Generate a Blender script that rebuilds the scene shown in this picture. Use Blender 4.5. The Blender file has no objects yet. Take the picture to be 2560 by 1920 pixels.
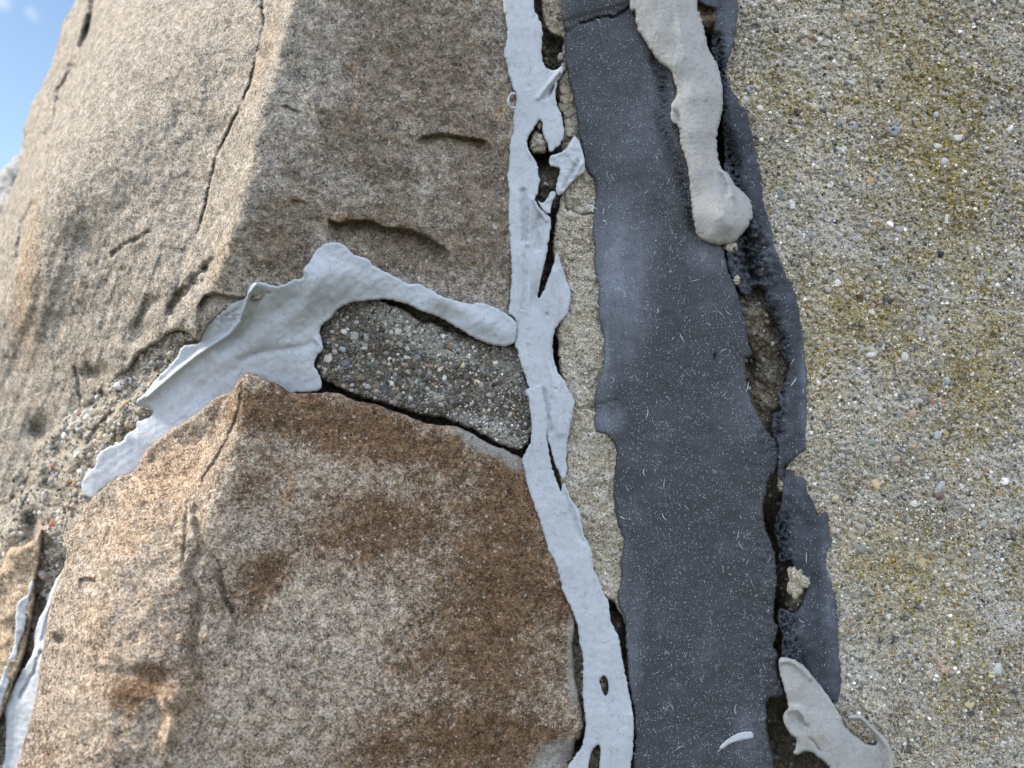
import bpy, math, random
import numpy as np
from mathutils import Vector

# ------------------------------------------------------------------ camera, world, sun, exposure
scene = bpy.context.scene
W0, H0 = 2560.0, 1920.0
D = 0.40                      # metres from the lens to the joint plane
CAMZ = 1.45
LENS = 27.0
FPX = LENS / 36.0 * W0        # focal length in photo pixels
cam_d = bpy.data.cameras.new('camera')
cam = bpy.data.objects.new('camera', cam_d)
scene.collection.objects.link(cam)
cam.location = (0, -D, CAMZ)
cam.rotation_euler = (math.radians(90), 0, 0)
cam_d.lens = LENS
cam_d.sensor_width = 36
cam_d.clip_start = 0.01
cam_d.clip_end = 3000
cam_d.dof.use_dof = True
cam_d.dof.focus_distance = D - 0.002
cam_d.dof.aperture_fstop = 5.0
scene.camera = cam

SKY_TINT = (0.63, 0.595, 0.565)
FILL_CLOUD = (6.3, 7.25, 8.9)
SUN_EL, SUN_AZ = 38.0, 272.0   # azimuth measured clockwise from +Y
world = bpy.data.worlds.new('World')
scene.world = world
world.use_nodes = True
wn = world.node_tree
bg = wn.nodes['Background']
sky = wn.nodes.new('ShaderNodeTexSky')
sky.sky_type = 'NISHITA'
sky.sun_disc = False
sky.sun_elevation = math.radians(SUN_EL)
sky.sun_rotation = math.radians(SUN_AZ)
sky.air_density = 1.2
sky.dust_density = 0.2
sky.ozone_density = 3.0
bg.inputs['Strength'].default_value = 0.12
def wnode(kind, **kw):
    n = wn.nodes.new(kind)
    for k_, v_ in kw.items(): setattr(n, k_, v_)
    return n
def wmix(fac, a, b, mode='MIX'):
    n = wnode('ShaderNodeMix', data_type='RGBA', blend_type=mode)
    for i_, v_ in ((0, fac), (6, a), (7, b)):
        if isinstance(v_, bpy.types.NodeSocket): wn.links.new(v_, n.inputs[i_])
        else: n.inputs[i_].default_value = v_
    return n.outputs[2]
def wmap(v, a, b, c, d):
    n = wnode('ShaderNodeMapRange', interpolation_type='SMOOTHSTEP'); wn.links.new(v, n.inputs[0])
    for i_, q_ in enumerate((a, b, c, d)): n.inputs[i_ + 1].default_value = q_
    return n.outputs[0]
def wmath(op, a, b):
    n = wnode('ShaderNodeMath', operation=op); n.use_clamp = False
    for i_, v_ in ((0, a), (1, b)):
        if isinstance(v_, bpy.types.NodeSocket): wn.links.new(v_, n.inputs[i_])
        else: n.inputs[i_].default_value = v_
    return n.outputs[0]
wtc = wnode('ShaderNodeTexCoord')
wsep = wnode('ShaderNodeSeparateXYZ'); wn.links.new(wtc.outputs['Generated'], wsep.inputs[0])
wno = wnode('ShaderNodeTexNoise'); wn.links.new(wtc.outputs['Generated'], wno.inputs['Vector'])
wno.inputs['Scale'].default_value = 3.0; wno.inputs['Detail'].default_value = 6
# unseen bright cloud added behind the camera to light the wall front; the side seen past the stone is clear
fill_mask = wmath('ADD', wmath('MULTIPLY', wsep.outputs[1], -1.0), wmath('MULTIPLY', wno.outputs[0], 0.5))
fill_mask = wmap(fill_mask, 0.05, 0.65, 0.0, 1.0)
fill_mask = wmath('MULTIPLY', fill_mask, wmap(wsep.outputs[2], -0.02, 0.08, 0.0, 1.0))
clear = wmix(1.0, sky.outputs[0], (*SKY_TINT, 1), 'MULTIPLY')
col = wmix(fill_mask, clear, (*FILL_CLOUD, 1))
# two small puffs in the clear part
wn2 = wnode('ShaderNodeTexNoise'); wn.links.new(wtc.outputs['Generated'], wn2.inputs['Vector'])
wn2.inputs['Scale'].default_value = 90.0; wn2.inputs['Detail'].default_value = 4
for (px_, py_, r_) in ((78, 30, 17), (4, 4, 20)):
    v_ = Vector(((px_ - W0 / 2) / FPX, 1, (H0 / 2 - py_) / FPX)).normalized()
    di = wnode('ShaderNodeVectorMath', operation='DISTANCE'); wn.links.new(wtc.outputs['Generated'], di.inputs[0]); di.inputs[1].default_value = v_
    e_ = wmath('ADD', di.outputs['Value'], wmath('MULTIPLY', wmath('SUBTRACT', wn2.outputs[0], .5), .02))
    col = wmix(wmap(e_, 0.0, r_ / FPX, .6, 0.0), col, (3.2, 3.5, 3.8, 1))
wn.links.new(col, bg.inputs['Color'])

sun_d = bpy.data.lights.new('sun', 'SUN')
sun = bpy.data.objects.new('sun', sun_d)
scene.collection.objects.link(sun)
sun_d.energy = 3.0
sun_d.angle = math.radians(14)
sun_d.color = (1.0, 0.90, 0.75)
az, el = math.radians(SUN_AZ), math.radians(SUN_EL)
to_sun = Vector((math.sin(az) * math.cos(el), math.cos(az) * math.cos(el), math.sin(el)))
sun.rotation_euler = to_sun.to_track_quat('Z', 'Y').to_euler()
sun.location = (-3, -3, 5)

scene.view_settings.view_transform = 'Standard'
scene.view_settings.look = 'None'
scene.view_settings.gamma = 1
scene.view_settings.exposure = 1.3

# ------------------------------------------------------------------ numeric helpers
def hash2(ix, iy, seed):
    n = (ix.astype(np.int64) * 374761393 + iy.astype(np.int64) * 668265263 + seed * 974634777) & 0xFFFFFFFF
    n = ((n ^ (n >> 13)) * 1274126177) & 0xFFFFFFFF
    n = (n ^ (n >> 16)) & 0xFFFFFFFF
    n = (n * 2246822519) & 0xFFFFFFFF
    return ((n ^ (n >> 15)) & 0xFFFFFFFF) / 4294967295.0

def perlin(x, y, seed=0):
    x = np.asarray(x, float); y = np.asarray(y, float)
    ix = np.floor(x); iy = np.floor(y)
    fx = x - ix; fy = y - iy
    u = fx * fx * fx * (fx * (fx * 6 - 15) + 10); v = fy * fy * fy * (fy * (fy * 6 - 15) + 10)
    def g(dx, dy):
        a = hash2(ix + dx, iy + dy, seed) * 2 * math.pi
        return np.cos(a) * (fx - dx) + np.sin(a) * (fy - dy)
    a = g(0, 0) * (1 - u) + g(1, 0) * u
    b = g(0, 1) * (1 - u) + g(1, 1) * u
    return (a * (1 - v) + b * v) * 1.5

def fbm(x, y, scale, octaves=4, seed=0, gain=0.5):
    """scale = feature size in photo pixels"""
    r = 0; a = 1.0; f = 1.0 / scale
    for i in range(octaves):
        r = r + a * perlin(np.asarray(x) * f + 17.3 * i, np.asarray(y) * f - 9.1 * i, seed + i * 7)
        a *= gain; f *= 2.03
    return r

def rbf(pts):
    A = np.array(pts, float)
    P = A[:, :2]; z = A[:, 2]
    n = len(P)
    R = np.sqrt(((P[:, None] - P[None]) ** 2).sum(-1) + 16.0)
    M = np.zeros((n + 3, n + 3))
    M[:n, :n] = R; M[:n, n] = 1; M[:n, n + 1:] = P / 1000; M[n, :n] = 1; M[n + 1:, :n] = (P / 1000).T
    M[:n, :n] += np.eye(n) * 1e-6
    w = np.linalg.solve(M, np.concatenate([z, np.zeros(3)]))
    def f(x, y):
        x = np.asarray(x, float); y = np.asarray(y, float)
        sh = x.shape; x = x.ravel(); y = y.ravel()
        out = w[n] + w[n + 1] * x / 1000 + w[n + 2] * y / 1000
        for i in range(n):
            out = out + w[i] * np.sqrt((x - P[i, 0]) ** 2 + (y - P[i, 1]) ** 2 + 16.0)
        return out.reshape(sh)
    return f

def line_pts(pl, zs, step=60):
    """points along a polyline with depth interpolated from zs (one per vertex)"""
    out = []
    for (a, za), (b, zb) in zip(zip(pl, zs), list(zip(pl, zs))[1:]):
        L = math.hypot(b[0] - a[0], b[1] - a[1]); k = max(1, int(L / step))
        for i in range(k):
            t = i / k
            out.append((a[0] + (b[0] - a[0]) * t, a[1] + (b[1] - a[1]) * t, za + (zb - za) * t))
    out.append((pl[-1][0], pl[-1][1], zs[-1]))
    return out

def seg_near(x, y, pl, closed=False):
    """distance and nearest point from (x,y) arrays to a polyline"""
    P = np.array(pl, float)
    if closed: P = np.vstack([P, P[:1]])
    best = np.full(x.shape, 1e18); nx = np.zeros(x.shape); ny = np.zeros(x.shape)
    for a, b in zip(P[:-1], P[1:]):
        dx, dy = b - a; L = dx * dx + dy * dy
        if L < 1e-9: continue
        t = np.clip(((x - a[0]) * dx + (y - a[1]) * dy) / L, 0, 1)
        qx = a[0] + t * dx; qy = a[1] + t * dy
        d = (x - qx) ** 2 + (y - qy) ** 2
        m = d < best
        best = np.where(m, d, best); nx = np.where(m, qx, nx); ny = np.where(m, qy, ny)
    return np.sqrt(best), nx, ny

def inside(x, y, poly):
    P = np.array(poly, float); Q = np.roll(P, -1, axis=0)
    r = np.zeros(x.shape, bool)
    for (x1, y1), (x2, y2) in zip(P, Q):
        if y1 == y2: continue
        c = ((y1 > y) != (y2 > y)) & (x < (x2 - x1) * (y - y1) / (y2 - y1) + x1)
        r ^= c
    return r

def rough(poly, amp, size, seed, step=5.0, smooth=True):
    """Catmull-Rom through the traced outline, then a torn or broken edge"""
    P = np.array(poly, float); n = len(P); out = []
    for i in range(n):
        p0, p1, p2, p3 = P[i - 1], P[i], P[(i + 1) % n], P[(i + 2) % n]
        L = np.hypot(*(p2 - p1)); k = max(1, int(L / step))
        for j in range(k):
            t = j / k
            if smooth and L < 160:
                q = 0.5 * ((2 * p1) + (-p0 + p2) * t + (2 * p0 - 5 * p1 + 4 * p2 - p3) * t * t + (-p0 + 3 * p1 - 3 * p2 + p3) * t ** 3)
            else:
                q = p1 + (p2 - p1) * t
            out.append(q)
    Q = np.array(out)
    if amp > 0:
        Q = Q + np.stack([fbm(Q[:, 0], Q[:, 1], size, 4, seed, .6), fbm(Q[:, 0], Q[:, 1], size, 4, seed + 50, .6)], 1) * amp
    return Q

def unproject(x, y, d):
    """photo position + depth in mm behind the joint plane -> world metres"""
    dist = D + np.asarray(d, float) / 1000.0
    X = (np.asarray(x, float) - W0 / 2) / FPX * dist
    Z = CAMZ - (np.asarray(y, float) - H0 / 2) / FPX * dist
    return np.stack([X, dist - D, Z], -1)

def smooth01(t):
    t = np.clip(t, 0, 1); return t * t * (3 - 2 * t)

def ledge(x, y, pl, amp, fade, rise=7.0, ends=25.0):
    """a broken step: the rock below the line is deeper, easing back over `fade` pixels"""
    P = np.array(pl, float); o = np.argsort(P[:, 0]); P = P[o]
    ly = np.interp(x, P[:, 0], P[:, 1])
    dy = y - ly
    m = smooth01((x - P[0, 0]) / ends) * smooth01((P[-1, 0] - x) / ends)
    return amp * m * smooth01(dy / rise) * np.exp(-np.clip(dy, 0, None) / fade)

def groove(x, y, pl, amp, w):
    d, _, _ = seg_near(x + fbm(x, y, 18, 2, 91) * 3, y + fbm(x, y, 18, 2, 97) * 3, pl)
    return amp * np.exp(-(d / w) ** 2)

def blob(x, y, cx, cy, rx, ry, amp, ang=0):
    c, s = math.cos(math.radians(ang)), math.sin(math.radians(ang))
    u = ((x - cx) * c + (y - cy) * s) / rx; v = (-(x - cx) * s + (y - cy) * c) / ry
    return amp * np.exp(-(u * u + v * v))

# ------------------------------------------------------------------ mesh builders
def link_mesh(name, verts, faces, mats, smooth=None, parent=None, center=True, colors=None):
    verts = np.asarray(verts, float)
    me = bpy.data.meshes.new(name)
    c = verts.mean(0) if center else np.zeros(3)
    if parent is not None: c = np.array(parent.location) if center else c
    v = verts - c
    me.vertices.add(len(v)); me.vertices.foreach_set('co', v.astype(np.float32).ravel())
    if isinstance(faces, np.ndarray):
        k = faces.shape[1]; flat = faces.ravel(); starts = np.arange(len(faces)) * k
        tot = np.full(len(faces), k)
    else:
        flat = np.concatenate([f.ravel() for f in faces])
        tot = np.concatenate([np.full(len(f), f.shape[1]) for f in faces])
        starts = np.concatenate([[0], np.cumsum(tot)[:-1]])
    me.loops.add(len(flat)); me.loops.foreach_set('vertex_index', flat.astype(np.int32))
    me.polygons.add(len(tot)); me.polygons.foreach_set('loop_start', starts.astype(np.int32))
    me.polygons.foreach_set('use_smooth', np.ones(len(tot), bool) if smooth is None else smooth)
    me.materials.append(mats)
    if colors is not None:
        ca = me.color_attributes.new('tint', 'FLOAT_COLOR', 'POINT')
        ca.data.foreach_set('color', colors.astype(np.float32).ravel())
    me.update(calc_edges=True); me.validate()
    o = bpy.data.objects.new(name, me)
    scene.collection.objects.link(o)
    if parent is not None:
        o.parent = parent
    else:
        o.location = c
    return o

SURF = {}
def slab(name, poly, depth, mat, key=None, step=4.0, amp=2.0, size=25.0, seed=1, edge=(8.0, 1.0),
         thick=8.0, holes=(), parent=None, under=0.0, edge_amp=1.0):
    """A solid piece whose front follows the depth function inside the traced outline.
    edge=(radius px, drop mm) rounds the rim; thick = mm of body behind the rim."""
    outline = rough(poly, amp, size, seed)
    hl = [rough(h, 1.2, 10, seed + 3 + i, 3.0) for i, h in enumerate(holes)]
    x0, y0 = outline.min(0) - step; x1, y1 = outline.max(0) + step
    gx = np.arange(x0, x1 + step, step); gy = np.arange(y0, y1 + step, step)
    nx, ny = len(gx), len(gy)
    CX, CY = np.meshgrid(gx[:-1] + step / 2, gy[:-1] + step / 2)
    keep = inside(CX, CY, outline)
    for h in hl: keep &= ~inside(CX, CY, h)
    # vertices in use
    jj, ii = np.nonzero(keep)
    v00 = jj * nx + ii
    quads = np.stack([v00, v00 + nx, v00 + nx + 1, v00 + 1], 1)     # faces the camera (-Y)
    used, inv = np.unique(quads.ravel(), return_inverse=True)
    quads = inv.reshape(-1, 4)
    X = gx[used % nx].copy(); Y = gy[used // nx].copy()
    # directed boundary edges
    e = np.concatenate([quads[:, [0, 1]], quads[:, [1, 2]], quads[:, [2, 3]], quads[:, [3, 0]]])
    n = len(used)
    code = e[:, 0].astype(np.int64) * n + e[:, 1]; rev = e[:, 1].astype(np.int64) * n + e[:, 0]
    be = e[~np.isin(code, rev)]
    bv = np.unique(be.ravel())
    # snap boundary vertices on the outline
    loops = [outline] + hl
    def near(x, y):
        best = None
        for L in loops:
            d, qx, qy = seg_near(x, y, L, True)
            if best is None: best = [d, qx, qy]
            else:
                m = d < best[0]
                best = [np.where(m, d, best[0]), np.where(m, qx, best[1]), np.where(m, qy, best[2])]
        return best
    d, qx, qy = near(X[bv], Y[bv])
    X[bv] = qx; Y[bv] = qy
    # distance to the rim only where it matters
    s = np.full(n, 1e9)
    r = edge[0]
    # rough rim band through boundary vertex proximity on the grid
    band = np.zeros((ny, nx), bool)
    band.ravel()[used[bv]] = True
    it = int(math.ceil(r / step)) + 1
    b = band.copy()
    for _ in range(it):
        nb = b.copy(); nb[1:] |= b[:-1]; nb[:-1] |= b[1:]; nb[:, 1:] |= b[:, :-1]; nb[:, :-1] |= b[:, 1:]
        b = nb
    cand = b.ravel()[used]
    if cand.any():
        s[cand] = near(X[cand], Y[cand])[0]
    s[bv] = 0
    dep = depth(X, Y)
    t = 1 - np.clip(s / r, 0, 1)
    dep = dep + edge[1] * (1 - np.sqrt(np.clip(1 - t * t, 0, 1)))
    front = unproject(X, Y, dep)
    back_dep = dep + thick
    back = unproject(X, Y, back_dep)
    V = np.concatenate([front, back])
    sk = np.stack([be[:, 1], be[:, 0], be[:, 0] + n, be[:, 1] + n], 1)
    F = np.concatenate([quads, quads[:, ::-1] + n, sk])
    sm = np.zeros(len(F), bool); sm[:len(quads)] = True
    o = link_mesh(name, V, F, mat, sm, parent)
    if key: SURF[key] = (outline, hl, depth)
    return o

# unit icospheres for grains and pebbles
def ico(sub):
    p = (1 + 5 ** .5) / 2
    v = np.array([(-1, p, 0), (1, p, 0), (-1, -p, 0), (1, -p, 0), (0, -1, p), (0, 1, p), (0, -1, -p), (0, 1, -p), (p, 0, -1), (p, 0, 1), (-p, 0, -1), (-p, 0, 1)], float)
    f = [(0, 11, 5), (0, 5, 1), (0, 1, 7), (0, 7, 10), (0, 10, 11), (1, 5, 9), (5, 11, 4), (11, 10, 2), (10, 7, 6), (7, 1, 8), (3, 9, 4), (3, 4, 2), (3, 2, 6), (3, 6, 8), (3, 8, 9), (4, 9, 5), (2, 4, 11), (6, 2, 10), (8, 6, 7), (9, 8, 1)]
    v /= np.linalg.norm(v[0])
    for _ in range(sub):
        cache = {}; vl = [tuple(q) for q in v]; nf = []
        def mid(a, b):
            k = (min(a, b), max(a, b))
            if k not in cache:
                m = (np.array(vl[a]) + np.array(vl[b])) / 2; m /= np.linalg.norm(m)
                cache[k] = len(vl); vl.append(tuple(m))
            return cache[k]
        for a, b, c in f:
            ab, bc, ca = mid(a, b), mid(b, c), mid(c, a)
            nf += [(a, ab, ca), (b, bc, ab), (c, ca, bc), (ab, bc, ca)]
        v = np.array(vl); f = nf
    return v, np.array(f)
ICO0, ICO1, ICO2 = ico(0), ico(1), ico(2)

def rand_rot(rng, n):
    q = rng.normal(size=(n, 4)); q /= np.linalg.norm(q, axis=1)[:, None]
    w, x, y, z = q.T
    return np.stack([1 - 2 * (y * y + z * z), 2 * (x * y - z * w), 2 * (x * z + y * w),
                     2 * (x * y + z * w), 1 - 2 * (x * x + z * z), 2 * (y * z - x * w),
                     2 * (x * z - y * w), 2 * (y * z + x * w), 1 - 2 * (x * x + y * y)], 1).reshape(n, 3, 3)

def grain_batch(pos, rad, cols, rng, base, jag=0.18):
    """many lumpy grains as vertex/face arrays; rad in metres"""
    bv, bf = base; n = len(pos); k = len(bv)
    sc = rng.uniform(.65, 1.15, (n, 1, 3))
    j = 1 + rng.uniform(-jag, jag, (n, k, 1))
    v = bv[None] * sc * j
    v = np.einsum('nij,nkj->nki', rand_rot(rng, n), v)
    v = v * rad[:, None, None] + pos[:, None, :]
    f = bf[None] + (np.arange(n) * k)[:, None, None]
    c = np.repeat(np.concatenate([cols, np.ones((n, 1))], 1), k, axis=0)
    return v.reshape(-1, 3), f.reshape(-1, 3), c

def sample_in(key, n, rng, box=None, avoid=6.0, extra=None):
    outline, hl, dep = SURF[key]
    x0, y0 = outline.min(0); x1, y1 = outline.max(0)
    if box: x0, y0, x1, y1 = max(x0, box[0]), max(y0, box[1]), min(x1, box[2]), min(y1, box[3])
    X = rng.uniform(x0, x1, n); Y = rng.uniform(y0, y1, n)
    m = inside(X, Y, outline)
    for h in hl: m &= ~inside(X, Y, h)
    X, Y = X[m], Y[m]
    d, _, _ = seg_near(X, Y, outline[::2], True)
    m = d > avoid
    X, Y = X[m], Y[m]
    if extra is not None:
        m = rng.uniform(size=len(X)) < extra(X, Y); X, Y = X[m], Y[m]
    return X, Y, dep(X, Y)

PAL = np.array([(.42, .38, .31), (.30, .27, .22), (.20, .19, .17), (.52, .50, .46), (.36, .36, .35), (.60, .58, .54), (.16, .17, .17),
                (.44, .36, .25), (.26, .27, .24), (.34, .29, .26), (.10, .10, .10), (.40, .32, .28), (.70, .68, .64)])
RARE = np.array([(.34, .17, .10), (.46, .30, .14), (.50, .40, .26), (.24, .27, .33), (.44, .33, .27), (.16, .20, .17)])

def grains(parent, key, name, n, rpx, seed, mat, sink=.35, jag=.18, base=ICO0, box=None, extra=None, pal=PAL, rare=.03, avoid=5.0):
    rng = np.random.default_rng(seed)
    X, Y, dd = sample_in(key, n, rng, box, avoid, extra)
    m = len(X)
    rp = rpx[0] * (rpx[1] / rpx[0]) ** (rng.uniform(size=m) ** 2.2)
    dist = D + dd / 1000.0
    rad = rp / FPX * dist
    pos = unproject(X, Y, dd + rad * 1000 * sink)
    cols = pal[rng.integers(0, len(pal), m)] * rng.choice([.22, .6, .85, 1.0, 1.15, 1.5], (m, 1), p=[.14, .16, .22, .22, .16, .10])
    rr = rng.uniform(size=m) < rare
    cols[rr] = RARE[rng.integers(0, len(RARE), rr.sum())] * rng.uniform(.8, 1.2, (rr.sum(), 1))
    v, f, c = grain_batch(pos, rad, cols, rng, base, jag)
    o = link_mesh(name, v, f, mat, None, parent, True, c)
    o['kind'] = 'stuff'
    return o

def pebbles(parent, key, spots, seed, mat):
    """spots: (x, y, rx px, ry px, angle deg, colour) each one a part"""
    rng = np.random.default_rng(seed)
    _, _, dep = SURF[key]
    for (x, y, rx, ry, ang, col) in spots:
        dd = float(dep(np.array([x]), np.array([y]))[0])
        sc = (D + dd / 1000) / FPX
        bv, bf = ICO2
        lump = 1 + .16 * np.sin(bv @ rng.normal(size=3) * 2.3 + rng.uniform(0, 6)) + .10 * np.sin(bv @ rng.normal(size=3) * 4.1) + rng.uniform(-.03, .03, len(bv))
        v = bv * lump[:, None]
        v = np.sign(v) * np.abs(v) ** rng.uniform(.62, .9)
        a = math.radians(ang)
        u = v[:, 0] * rx; w = v[:, 2] * ry; t = v[:, 1] * min(rx, ry) * .75
        vx = u * math.cos(a) - w * math.sin(a); vz = u * math.sin(a) + w * math.cos(a)
        q = np.stack([vx * sc, t * sc, -vz * sc], 1)
        P = unproject(x, y, dd + min(rx, ry) * sc * 1000 * .45)
        c = np.tile(np.array([*col, 1.0]), (len(q), 1))
        c[:, :3] *= (1 + .12 * np.sin(bv @ rng.normal(size=3) * 5))[:, None]
        link_mesh('pebble', q + P, bf, mat, None, parent, True, c)

# ------------------------------------------------------------------ materials
class NT:
    def __init__(self, name):
        self.m = bpy.data.materials.new(name); self.m.use_nodes = True
        self.t = self.m.node_tree; self.b = self.t.nodes['Principled BSDF']
        tc = self.t.nodes.new('ShaderNodeTexCoord')
        geo = self.t.nodes.new('ShaderNodeNewGeometry')
        vm = self.t.nodes.new('ShaderNodeVectorMath'); vm.operation = 'SCALE'
        vm.inputs['Scale'].default_value = 1000.0
        self.L(tc.outputs['Object'], vm.inputs[0])
        self.p = vm.outputs[0]                      # object position in mm
    def L(self, a, b): self.t.links.new(a, b)
    def setin(self, sock, v):
        if hasattr(v, 'is_linked') or isinstance(v, bpy.types.NodeSocket): self.L(v, sock)
        else:
            if isinstance(v, (tuple, list)) and len(v) == 3 and sock.type == 'RGBA': v = (*v, 1)
            sock.default_value = v
    def noise(self, size, detail=3, rough=.5, vec=None, dist=0, off=0, color=False):
        n = self.t.nodes.new('ShaderNodeTexNoise')
        n.inputs['Scale'].default_value = 1.0 / size; n.inputs['Detail'].default_value = detail
        n.inputs['Roughness'].default_value = rough; n.inputs['Distortion'].default_value = dist
        v = self.p if vec is None else vec
        if off:
            a = self.t.nodes.new('ShaderNodeVectorMath'); a.operation = 'ADD'; self.L(v, a.inputs[0]); a.inputs[1].default_value = (off, off * .7, -off); v = a.outputs[0]
        self.L(v, n.inputs['Vector'])
        return n.outputs['Color' if color else 'Fac']
    def vor(self, size, feature='F1', vec=None, out='Distance', rnd=1.0):
        n = self.t.nodes.new('ShaderNodeTexVoronoi'); n.feature = feature
        n.inputs['Scale'].default_value = 1.0 / size; n.inputs['Randomness'].default_value = rnd
        self.L(self.p if vec is None else vec, n.inputs['Vector'])
        return n.outputs[out]
    def ramp(self, fac, stops, interp='LINEAR'):
        n = self.t.nodes.new('ShaderNodeValToRGB'); n.color_ramp.interpolation = interp
        e = n.color_ramp.elements
        while len(e) < len(stops): e.new(.5)
        for q, (p, c) in zip(e, stops):
            q.position = p; q.color = (c, c, c, 1) if isinstance(c, (int, float)) else (*c, 1)
        self.L(fac, n.inputs[0]); return n.outputs[0]
    def step(self, fac, a, b):
        return self.math('MULTIPLY', self.mr(fac, a, b, 0, 1), 1.0)
    def mr(self, fac, a, b, c, d):
        n = self.t.nodes.new('ShaderNodeMapRange'); n.clamp = True
        self.L(fac, n.inputs[0])
        for i, v in enumerate((a, b, c, d)): n.inputs[i + 1].default_value = v
        return n.outputs[0]
    def math(self, op, a, b=0.5):
        n = self.t.nodes.new('ShaderNodeMath'); n.operation = op
        self.setin(n.inputs[0], a); self.setin(n.inputs[1], b); return n.outputs[0]
    def mix(self, fac, a, b, mode='MIX'):
        n = self.t.nodes.new('ShaderNodeMix'); n.data_type = 'RGBA'; n.blend_type = mode
        self.setin(n.inputs[0], fac); self.setin(n.inputs[6], a); self.setin(n.inputs[7], b); return n.outputs[2]
    def sep(self, c, i=0):
        n = self.t.nodes.new('ShaderNodeSeparateColor'); self.L(c, n.inputs[0]); return n.outputs[i]
    def warp(self, size, amt):
        n = self.noise(size, 2, .5, color=True)
        s = self.t.nodes.new('ShaderNodeVectorMath'); s.operation = 'MULTIPLY_ADD'
        self.L(n, s.inputs[0]); s.inputs[1].default_value = (amt,) * 3; self.L(self.p, s.inputs[2])
        return s.outputs[0]
    def stretch(self, sx, sy, sz, rot=(0, 0, 0)):
        n = self.t.nodes.new('ShaderNodeMapping'); n.inputs['Scale'].default_value = (sx, sy, sz)
        n.inputs['Rotation'].default_value = [math.radians(a) for a in rot]
        self.L(self.p, n.inputs['Vector']); return n.outputs[0]
    def spots(self, lst, soft=.6, warp=2.0, wsize=7.0):
        """mask of irregular blotches: (photo x, y, rx, ry, angle, depth mm, amount)"""
        g = self.t.nodes.new('ShaderNodeNewGeometry')
        n = self.t.nodes.new('ShaderNodeTexNoise'); n.inputs['Scale'].default_value = 1000.0 / wsize; n.inputs['Detail'].default_value = 4; n.inputs['Roughness'].default_value = .65
        self.L(g.outputs['Position'], n.inputs['Vector'])
        s = self.t.nodes.new('ShaderNodeVectorMath'); s.operation = 'MULTIPLY_ADD'
        self.L(n.outputs['Color'], s.inputs[0]); s.inputs[1].default_value = (2 * warp / 1000,) * 3; self.L(g.outputs['Position'], s.inputs[2])
        out = None
        for (x, y, rx, ry, ang, dep, amt) in lst:
            p = unproject(x, y, dep) + warp / 1000; k = (D + dep / 1000) / FPX
            m = self.t.nodes.new('ShaderNodeMapping'); m.vector_type = 'TEXTURE'
            m.inputs['Location'].default_value = p; m.inputs['Rotation'].default_value = (0, math.radians(ang), 0)
            m.inputs['Scale'].default_value = (rx * k, 50.0, ry * k)
            self.L(s.outputs[0], m.inputs['Vector'])
            l = self.t.nodes.new('ShaderNodeVectorMath'); l.operation = 'LENGTH'; self.L(m.outputs[0], l.inputs[0])
            v = self.mr(l.outputs['Value'], 1 - soft, 1 + soft * .4, amt, 0)
            out = v if out is None else self.math('MAXIMUM', out, v)
        return out
    def attr(self, name):
        n = self.t.nodes.new('ShaderNodeAttribute'); n.attribute_name = name; return n.outputs['Color']
    def done(self, color, rough=.9, bumps=(), spec=.3, sheen=0):
        self.setin(self.b.inputs['Base Color'], color); self.setin(self.b.inputs['Roughness'], rough)
        self.b.inputs['Specular IOR Level'].default_value = spec
        prev = None
        for h, dist in bumps:       # dist = height in mm
            n = self.t.nodes.new('ShaderNodeBump'); n.inputs['Strength'].default_value = 1.0
            n.inputs['Distance'].default_value = dist / 1000.0
            self.L(h, n.inputs['Height'])
            if prev is not None: self.L(prev, n.inputs['Normal'])
            prev = n.outputs[0]
        if prev is not None: self.L(prev, self.b.inputs['Normal'])
        return self.m

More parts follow.
